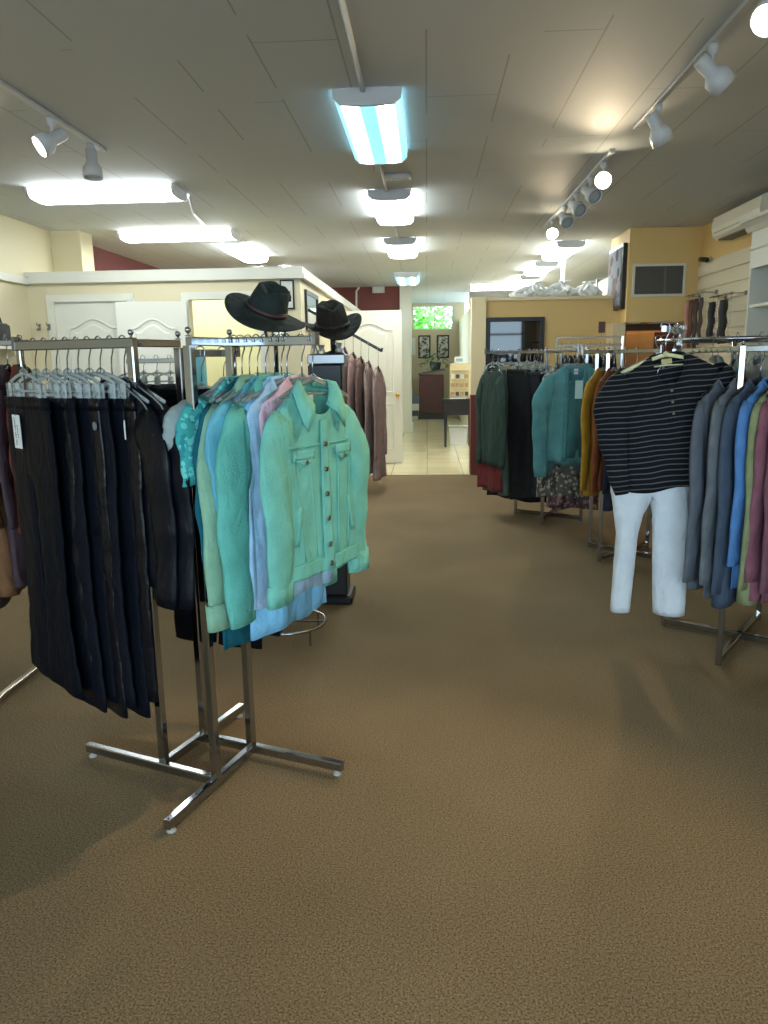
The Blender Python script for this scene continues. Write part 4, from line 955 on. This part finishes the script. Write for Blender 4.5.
while z < 2.3: slm.box(3.005, 6.9, z, 3.03, 8.87, z+.115).box(3.03, 6.9, z+.115, 3.04, 8.87, z+.145); z += .145
struct('trim_13', slm, slat_mat())
t = thing('display_cabinet', 'tall white display cabinet with crown moulding and shelves at right edge', 'cabinet', (2.75, 6.85, 0))
MB().box(0, -.035, 0, .28, 0, 2.42).build('side_panel', WHITE, t); MB().box(0, -1.4, 0, .28, -1.365, 2.42).build('side_panel', WHITE, t)
MB().box(.26, -1.365, 0, .28, -.035, 2.42).build('back_panel', plain('cabinet_inside', (190, 190, 168), .6), t)
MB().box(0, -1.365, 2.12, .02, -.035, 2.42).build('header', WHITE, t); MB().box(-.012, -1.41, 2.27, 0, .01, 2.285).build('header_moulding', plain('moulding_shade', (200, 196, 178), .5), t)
for z in (.1, .7, 1.25, 1.8): MB().box(0.01, -1.365, z, .26, -.035, z+.025).build('shelf', WHITE, t)
cr = [(.28, 2.42), (-.015, 2.42), (-.03, 2.44), (-.04, 2.46), (-.075, 2.49), (-.09, 2.495), (-.09, 2.52), (.28, 2.52)]
MB().loft([[(x, y, z) for x, z in cr] for y in (-1.44, .06)], True, True).build('crown', WHITE, t)
o = MB().lathe([(.06, 0), (.07, .05), (.05, .16), (.03, .19), (.036, .21), (.02, .205)], (2.88, 6.35, 1.275), 16).build('vase', plain('dark_vase', (36, 34, 38), .35), None, True); tag(o, 'dark vase on the middle shelf of white display cabinet', 'vase')
# faceouts and hanging accessories on the slatwall
FO = [(8.75, 2.06), (8.3, 2.06), (8.15, 1.97), (7.7, 1.97)]
t = thing('accessory_bar', 'chrome accessory bar on slatwall nearest the bulkhead', 'accessory bar', (3.005, 8.5, 2.05), 0, 'chrome bars on the slatwall')
def acc_bar(t):
    MB().box(-.01, -.28, -.02, 0, -.22, .02).box(-.01, .22, -.02, 0, .28, .02).build('bracket', CHROME, t); MB().tube([(-.14, -.25, 0), (0, -.25, 0)], .007, 6).tube([(-.14, .25, 0), (0, .25, 0)], .007, 6).build('arm', CHROME, t); MB().tube([(-.14, -.3, 0), (-.14, .3, 0)], .008, 8).build('rail', CHROME, t)
acc_bar(t)
t = thing('accessory_bar', 'chrome accessory bar on slatwall nearest the white cabinet', 'accessory bar', (3.005, 7.75, 1.98), 0, 'chrome bars on the slatwall'); acc_bar(t)
def strand(name, cat, label, x, y, z, L, rgb, w=.02, n=2, beads=False, group=None):
    t = thing(name, label, cat, (x, y, z), 0, group); m = plain('acc_%d_%d_%d' % rgb, rgb, .5)
    MB().tube([(-.0, -.004, .012), (.012, 0, .012), (.014, 0, -.01), (.0, 0, -.05)], .0025, 6).build('loop', CHROME, t)
    b = MB(); r = random.Random(int(y*100))
    for k in range(n):
        oy = (k-(n-1)/2)*w*1.5
        pts = [(.006*math.sin(i*1.3+k), oy+.006*math.sin(i*.9+k), -.05-L*(.85+.15*r.random())*i/12 if i == 12 else -.05-L*i/12.5) for i in range(13)]
        if beads:
            for p in pts: b.ball(p, w*.5, 8)
            b.tube(pts, .002, 5)
        else: b.tube(pts, [w*.5*(.86+.14*math.sin(i*.8+k)**2) for i in range(13)], 8, w*.25)
    b.build('strands' if beads else 'length', m, t, True)
    return t
AC = [('belt', 'belt', 'salmon pink scarf hanging nearest the bulkhead on slatwall', 2.865, 8.72, 2.05, .55, (196, 140, 120), .07, 1, False), ('leather_belt', 'belt', 'red-brown leather belt beside the pink scarf on slatwall', 2.865, 8.6, 2.05, .62, (112, 66, 48), .035, 2, False), ('leather_belt', 'belt', 'dark brown leather belt near the middle of first slatwall bar', 2.865, 8.45, 2.05, .6, (78, 52, 44), .035, 2, False),
      ('leather_belt', 'belt', 'dark taupe belt at the right end of first slatwall bar', 2.865, 8.3, 2.05, .5, (84, 72, 66), .03, 2, False), ('scarf', 'scarf', 'black scarf left on the second slatwall bar', 2.865, 7.98, 1.98, .42, (40, 38, 42), .08, 1, False), ('necklace', 'necklace', 'pale pink bead necklace between two dark scarves', 2.865, 7.85, 1.98, .4, (200, 176, 166), .016, 2, True), ('scarf', 'scarf', 'black and grey scarf right on the second slatwall bar', 2.865, 7.68, 1.98, .46, (48, 44, 44), .09, 1, False), ('necklace', 'necklace', 'cream bead necklace next to the white cabinet', 2.865, 7.52, 1.98, .42, (214, 206, 186), .016, 2, True)]
for nm, cat, lab, x, y, z, L, rgb, w, n, bd in AC: strand(nm if nm != 'belt' else 'scarf', cat if nm != 'belt' else 'scarf', lab, x, y, z, L, rgb, w, n, bd, 'accessories on the slatwall')

# ------------------------------------------------------------------ left wall shelf
t = thing('wall_shelf', 'white shelf on the left wall at the photo edge', 'shelf', (-4.0, 6.85, 1.57)); MB().box(0, -.35, -.02, .22, .35, .01, .004).build('board', WHITE, t)
for y in (-.25, .25): MB().beam((.0, y, -.12), (.18, y, -.02), .014).build('bracket', WHITEM, t)
t = thing('handbag', 'dark handbag standing on the white shelf at the left photo edge', 'handbag', (-3.88, 6.75, 1.58)); MB().box(-.06, -.15, 0, .06, .15, .2, .02).build('bag_body', plain('bag_dark', (44, 46, 50), .5), t, True); MB().tube([(0, .1*math.cos(PI*i/10), .19+.1*math.sin(PI*i/10)) for i in range(11)], .008, 8).build('bag_handle', plain('bag_dark', (44, 46, 50), .5), t, True)
for k, (x, z) in enumerate(((-3.83, 1.78), (-3.93, 1.78))):
    t = thing('coat_hook', ['small wire coat hook on casing of the closed fitting room door', 'small wire coat hook on wall left of the closed door'][k], 'hook', (x+.03, PY-.02, z)); MB().box(-.012, -.004, -.03, .012, 0, .03).build('plate', STEEL, t); MB().tube([(0, -.004, .01), (0, -.05, .015), (0, -.06, .04)], .005, 6).tube([(0, -.004, -.01), (0, -.035, -.03), (0, -.05, -.015)], .005, 6).build('prongs', STEEL, t)

# ------------------------------------------------------------------ back area
t = thing('reception_desk', 'mahogany reception desk in the back room', 'desk', (.1, 18.4, 0)); MB().box(-.29, -.1, .12, .3, .5, 1.05, .01).build('body', WOODD, t); MB().box(-.31, -.12, 0, .32, .5, .12).build('plinth', BLACK, t)
MB().loft([[(-.31, -.13, z+.0) , (.33, -.13, z+.1), (.33, .52, z+.1), (-.31, .52, z)] for z in (1.05, 1.1)], True, True).build('sloped_top', plain('desk_top', (60, 56, 54), .3), t)
t = thing('potted_plant', 'green trailing plant in dark pot on the mahogany desk', 'plant', (.2, 18.5, 1.2)); MB().lathe([(.09, -.06), (.12, .0), (.14, .14), (.12, .15), (.1, .1)], seg=14).build('pot', plain('pot_dark', (40, 42, 40), .5), t, True)
lf = MB(); r = random.Random(3)
for k in range(70):
    a = r.uniform(0, 2*PI); d = r.uniform(.05, .36); z = .12+r.uniform(0, .26)*(1-d)-max(0, d-.22)*1.3
    p = Vector((d*math.cos(a), d*math.sin(a)*.7, z)); q = p+Vector((math.cos(a), math.sin(a), r.uniform(-.8, .4)))*.1; s_ = Vector((-math.sin(a), math.cos(a), 0))*.032
    m_ = (p+q)/2+Vector((0, 0, .015)); lf.add([p, m_+s_, q, m_-s_], [(0, 1, 2, 3)])
lf.build('leaves', plain('leaf_green', (52, 104, 48), .5), t)
t = thing('console_table', 'black console table under the card display in the hall', 'table', (.5, 12.4, 0)); MB().box(-.24, -.16, .74, .24, .16, .78, .005).build('table_top', BLACK, t); MB().box(-.22, -.14, .52, .22, .14, .74).build('apron', BLACK, t)
for x in (-.2, .2):
    for y in (-.12, .12): MB().loft([[(x+a*w, y+b*w, z) for a, b in ((-1, -1), (1, -1), (1, 1), (-1, 1))] for z, w in ((0, .016), (.74, .026))], True, True).build('leg', BLACK, t)
t = thing('card_display', 'cream card display rack full of small items on the console table', 'display rack', (.53, 12.45, .78)); MB().box(-.16, .0, 0, .16, .03, .56, .004).build('back_board', plain('card_cream', (216, 200, 156), .6), t)
for z in (.06, .2, .34, .48): MB().box(-.15, -.05, z-.03, .15, .0, z-.018).build('ledge', plain('card_cream', (216, 200, 156), .6), t)
r = random.Random(5)
for k in range(12):
    x = -.11+.075*(k % 4); z = .05+.14*(k//4)
    m_ = [plain('card_white', (220, 220, 214), .6), plain('card_dark', (60, 56, 54), .6), plain('card_tan', (170, 140, 100), .6)][r.randrange(3)]
    o = MB().box(-.027, -.006, 0, .027, .006, .075, .002).build('greeting_card', m_, None); o.location = (.53+x, 12.425, .78+z-.018); o.rotation_euler.x = -.12
    tag(o, 'small card on the cream display rack above the black console table', 'card', 'cards on the cream display rack')
t = thing('table_sign', 'small white sign standing on top of cream card display', 'sign', (.52, 12.465, 1.34)); MB().box(-.075, -.008, 0, .075, .008, .11, .003).build('sign_card', PAPER, t); MB().box(-.055, -.01, .03, .055, -.007, .08).build('sign_print', plain('sign_blue', (150, 184, 196), .6), t)
o = MB().loft([[(.36, 12.27, .781), (.62, 12.26, .781), (.64, 12.36, .786), (.38, 12.38, .786)], [(.36, 12.27, .785), (.62, 12.26, .789), (.64, 12.36, .796), (.38, 12.38, .79)]], True, True).build('paper_stack', PAPER, None); tag(o, 'white papers lying on the black console table', 'papers')
t = thing('storage_bin', 'white lidded bin on the tiled floor under the console table', 'bin', (.52, 12.75, 0)); MB().loft([[(x*w, y*w, z) for x, y in ((-1, -.8), (1, -.8), (1, .8), (-1, .8))] for z, w in ((0, .13), (.28, .15))], True, True).build('bin_body', PAPER, t); MB().box(-.16, -.13, .28, .16, .13, .31, .004).build('lid', plain('lid_grey', (190, 190, 182), .5), t)
for k, (x, w, h, zc, lab) in enumerate(((-.36, .07, .21, 1.74, 'narrow pale framed certificate left on the back room wall'), (-.065, .155, .285, 1.73, 'black-framed print left of pair below the back window'), (.405, .155, .285, 1.73, 'black-framed print right of pair below the back window'))):
    t = thing('framed_print', lab, 'picture', (x, 19.498, zc)); MB().box(-w, -.03, -h, w, 0, h, .004).build('frame', BLACK if k else WHITE, t); MB().box(-w*.78, -.034, -h*.88, w*.78, -.028, h*.88).build('print', floral_mat('print_%d' % k, (176, 178, 168), (84, 84, 84), (206, 204, 190), 9.+k*3) if k else plain('certificate', (214, 218, 208), .5), t)
for k in range(4):
    o = MB().box(-.12, -.12, 0, .12, .12, .1+.03*k, .01).build('carton', plain('carton_%d' % k, [(190, 190, 184), (70, 72, 78), (206, 204, 198), (96, 110, 128)][k], .6), None); o.location = (-.34, 18.05, [0, .1, .23, .39][k]); o.rotation_euler.z = .15*k
    tag(o, ['white carton lowest of stack left of the mahogany desk', 'dark carton second from bottom beside the mahogany desk', 'pale carton third up beside the mahogany desk', 'blue grey carton on top of stack beside mahogany desk'][k], 'carton', 'cartons beside the desk')
t = thing('emergency_light', 'white emergency light box on the red back wall', 'emergency light', (-.93, 15.0, 2.74)); MB().box(-.12, -.06, -.06, .12, 0, .06, .01).build('case', WHITEM, t)
for x in (-.06, .06): MB().lathe([(.03, 0), (.034, .02), (.03, .03), (.003, .026)], seg=12).xf(Matrix.Translation((x, -.06, -.01)) @ Matrix.Rotation(PI/2, 4, 'X')).build('lamp', plain('lamp_pale', (220, 220, 210), .3), t, True)
tag(MB().tube([(-1.3, 14.985, 2.8), (-1.36, 14.985, 2.72), (-1.37, 14.985, 2.0)], .02, 8).build('wall_conduit', WHITE, None, True), 'cream conduit running down the red back wall', 'conduit')
# wrapped bundles on the ledge over the divider wall
BAG = plain('white_plastic_bag', (214, 218, 222), .35)
def bag(x, w, h, label, seed):
    t = thing('plastic_bag', label, 'bag', (x, 9.55, 2.115), 0, 'white plastic bundles on the divider wall'); r = random.Random(seed); rings = []
    ph = [r.uniform(0, 6) for _ in range(8)]
    for i in range(15):
        u = i/14; base = max(.04, math.sin(PI*(.2+.8*u)))**.7; ring = []
        for j in range(40):
            a = 2*PI*j/40; k = base*(1+.16*math.sin(2*a+ph[0]+2*u)+.1*math.sin(5*a+ph[1]-6*u)+.07*math.sin(11*a+ph[2]+13*u))
            ring.append((w*k*math.cos(a)+w*.35*u*math.sin(ph[3]), .15*k*math.sin(a), h*u*(1+.16*math.sin(a+ph[4])+.08*math.sin(4*a+ph[5]))+(.012*math.sin(9*a+7*u) if i else 0)))
        rings.append(ring)
    MB().loft(rings, True, True).build('bag_body', BAG, t, False)
    f = MB()
    for k in range(3):
        a = ph[6]+k*2.1; q = Vector((w*.35*math.sin(ph[3]), 0, h*.85)); f.tube([q, q+Vector((.04*math.cos(a), .03*math.sin(a), .05)), q+Vector((.09*math.cos(a), .05*math.sin(a), .06))], [.02, .016, .006], 7, [.008, .012, .004])
    f.build('gathered_top', BAG, t, True)
bag(1.22, .2, .15, 'leftmost white plastic bundle on top of divider wall', 1); bag(1.62, .2, .17, 'middle white plastic bundle on top of divider wall', 2); bag(1.96, .14, .15, 'white plastic bundle nearest the bulkhead on top of divider wall', 3)
tag(MB().tube([(1.82, 10.6, 2.8), (1.82, 10.6, 0)], .025, 10).build('standing_pipe', WHITE, None, True), 'white pipe rising to ceiling behind the divider wall bundles', 'pipe')
t = thing('air_duct', 'pale air duct under the ceiling behind the side picture', 'duct', (2.9, 12.0, 2.45)); MB().beam((0, -1.2, 0), (0, 2.5, 0), .4, .3).build('duct_body', plain('duct_grey', (190, 186, 170), .5), t); MB().box(-.22, -1.0, -.17, .22, -.95, .17).box(-.22, .5, -.17, .22, .55, .17).build('flange', STEEL, t)
# shrub outside the back window
t = thing('garden_shrub', 'bright green shrub outside the high back window', 'shrub', (-.35, 21.4, 1.3)); lf = MB(); r = random.Random(9)
for k in range(1500):
    d = Vector((r.gauss(0, .55), r.gauss(0, .3), .5+r.gauss(.5, .5))); n_ = Vector((r.gauss(0, 1), r.gauss(-.6, 1), r.gauss(.3, 1))).normalized(); a_ = n_.orthogonal().normalized()*.09; b_ = n_.cross(a_).normalized()*.05
    lf.add([d-a_, d+b_, d+a_, d-b_], [(0, 1, 2, 3)])
lf.build('leaves', plain('shrub_leaf', (120, 190, 84), .5), t); MB().tube([(0, 0, -1.3), (.03, 0, -.4), (0, 0, .6)], [.05, .04, .02], 8).build('stem', WOODD, t, True)
struct('ground', MB().box(-6, 19.7, -.12, 6, 26, -.1), plain('outdoor_ground', (110, 120, 90), .9))
struct('ground.001', MB().box(-12, -16, -.14, 12, -3.25, -.12), plain('street_grey', (150, 150, 150), .9))

# ------------------------------------------------------------------ daylight
w = bpy.data.worlds.new('daylight'); SC.world = w; w.use_nodes = True
bg = w.node_tree.nodes['Background']; bg.inputs[0].default_value = (.62, .84, 1., 1); bg.inputs[1].default_value = 3.6
def portal(loc, rot, sx, sy):
    l = bpy.data.lights.new('window_portal', 'AREA'); l.shape = 'RECTANGLE'; l.size = sx; l.size_y = sy; l.cycles.is_portal = True
    o = bpy.data.objects.new('window_portal', l); COL.objects.link(o); o.location = loc; o.rotation_euler = rot
portal((-.5, -3.22, 1.45), (PI/2, 0, 0), 6.4, 2.2)
portal((-.62, 16.95, 1.65), (PI/2, 0, -PI/2), 2.7, 1.5)  # portal at the added side window of the hall
portal((.15, 19.62, 2.45), (-PI/2, 0, 0), 1.0, .6)
sun = bpy.data.lights.new('sun', 'SUN'); sun.energy = 3; sun.angle = .02; sun.color = (1, .95, .85)
so = bpy.data.objects.new('sun', sun); COL.objects.link(so); so.rotation_euler = (.75, .35, 2.6)

# ------------------------------------------------------------------ camera
cam = bpy.data.cameras.new('camera'); co = bpy.data.objects.new('camera', cam); COL.objects.link(co)
cam.sensor_fit = 'VERTICAL'; cam.sensor_height = 24; cam.lens = 24*750/1024; cam.clip_end = 100
Rr, Uu, Ff = Vector((.9982, .0560, -.0137)), Vector((.0023, .1980, .9802)), Vector((-.0577, .9786, -.1979))
M = Matrix((Rr, Uu, -Ff)).transposed()
q = M.to_quaternion(); q.normalize(); co.rotation_mode = 'QUATERNION'; co.rotation_quaternion = q
co.location = (0, 0, 1.4)
SC.camera = co
vs_ = SC.view_settings; vs_.view_transform = 'Standard'; vs_.look = 'None'; vs_.gamma = 1; vs_.use_curve_mapping = False; vs_.exposure = 1.25
SC.cycles.max_bounces = 8; SC.cycles.transparent_max_bounces = 24
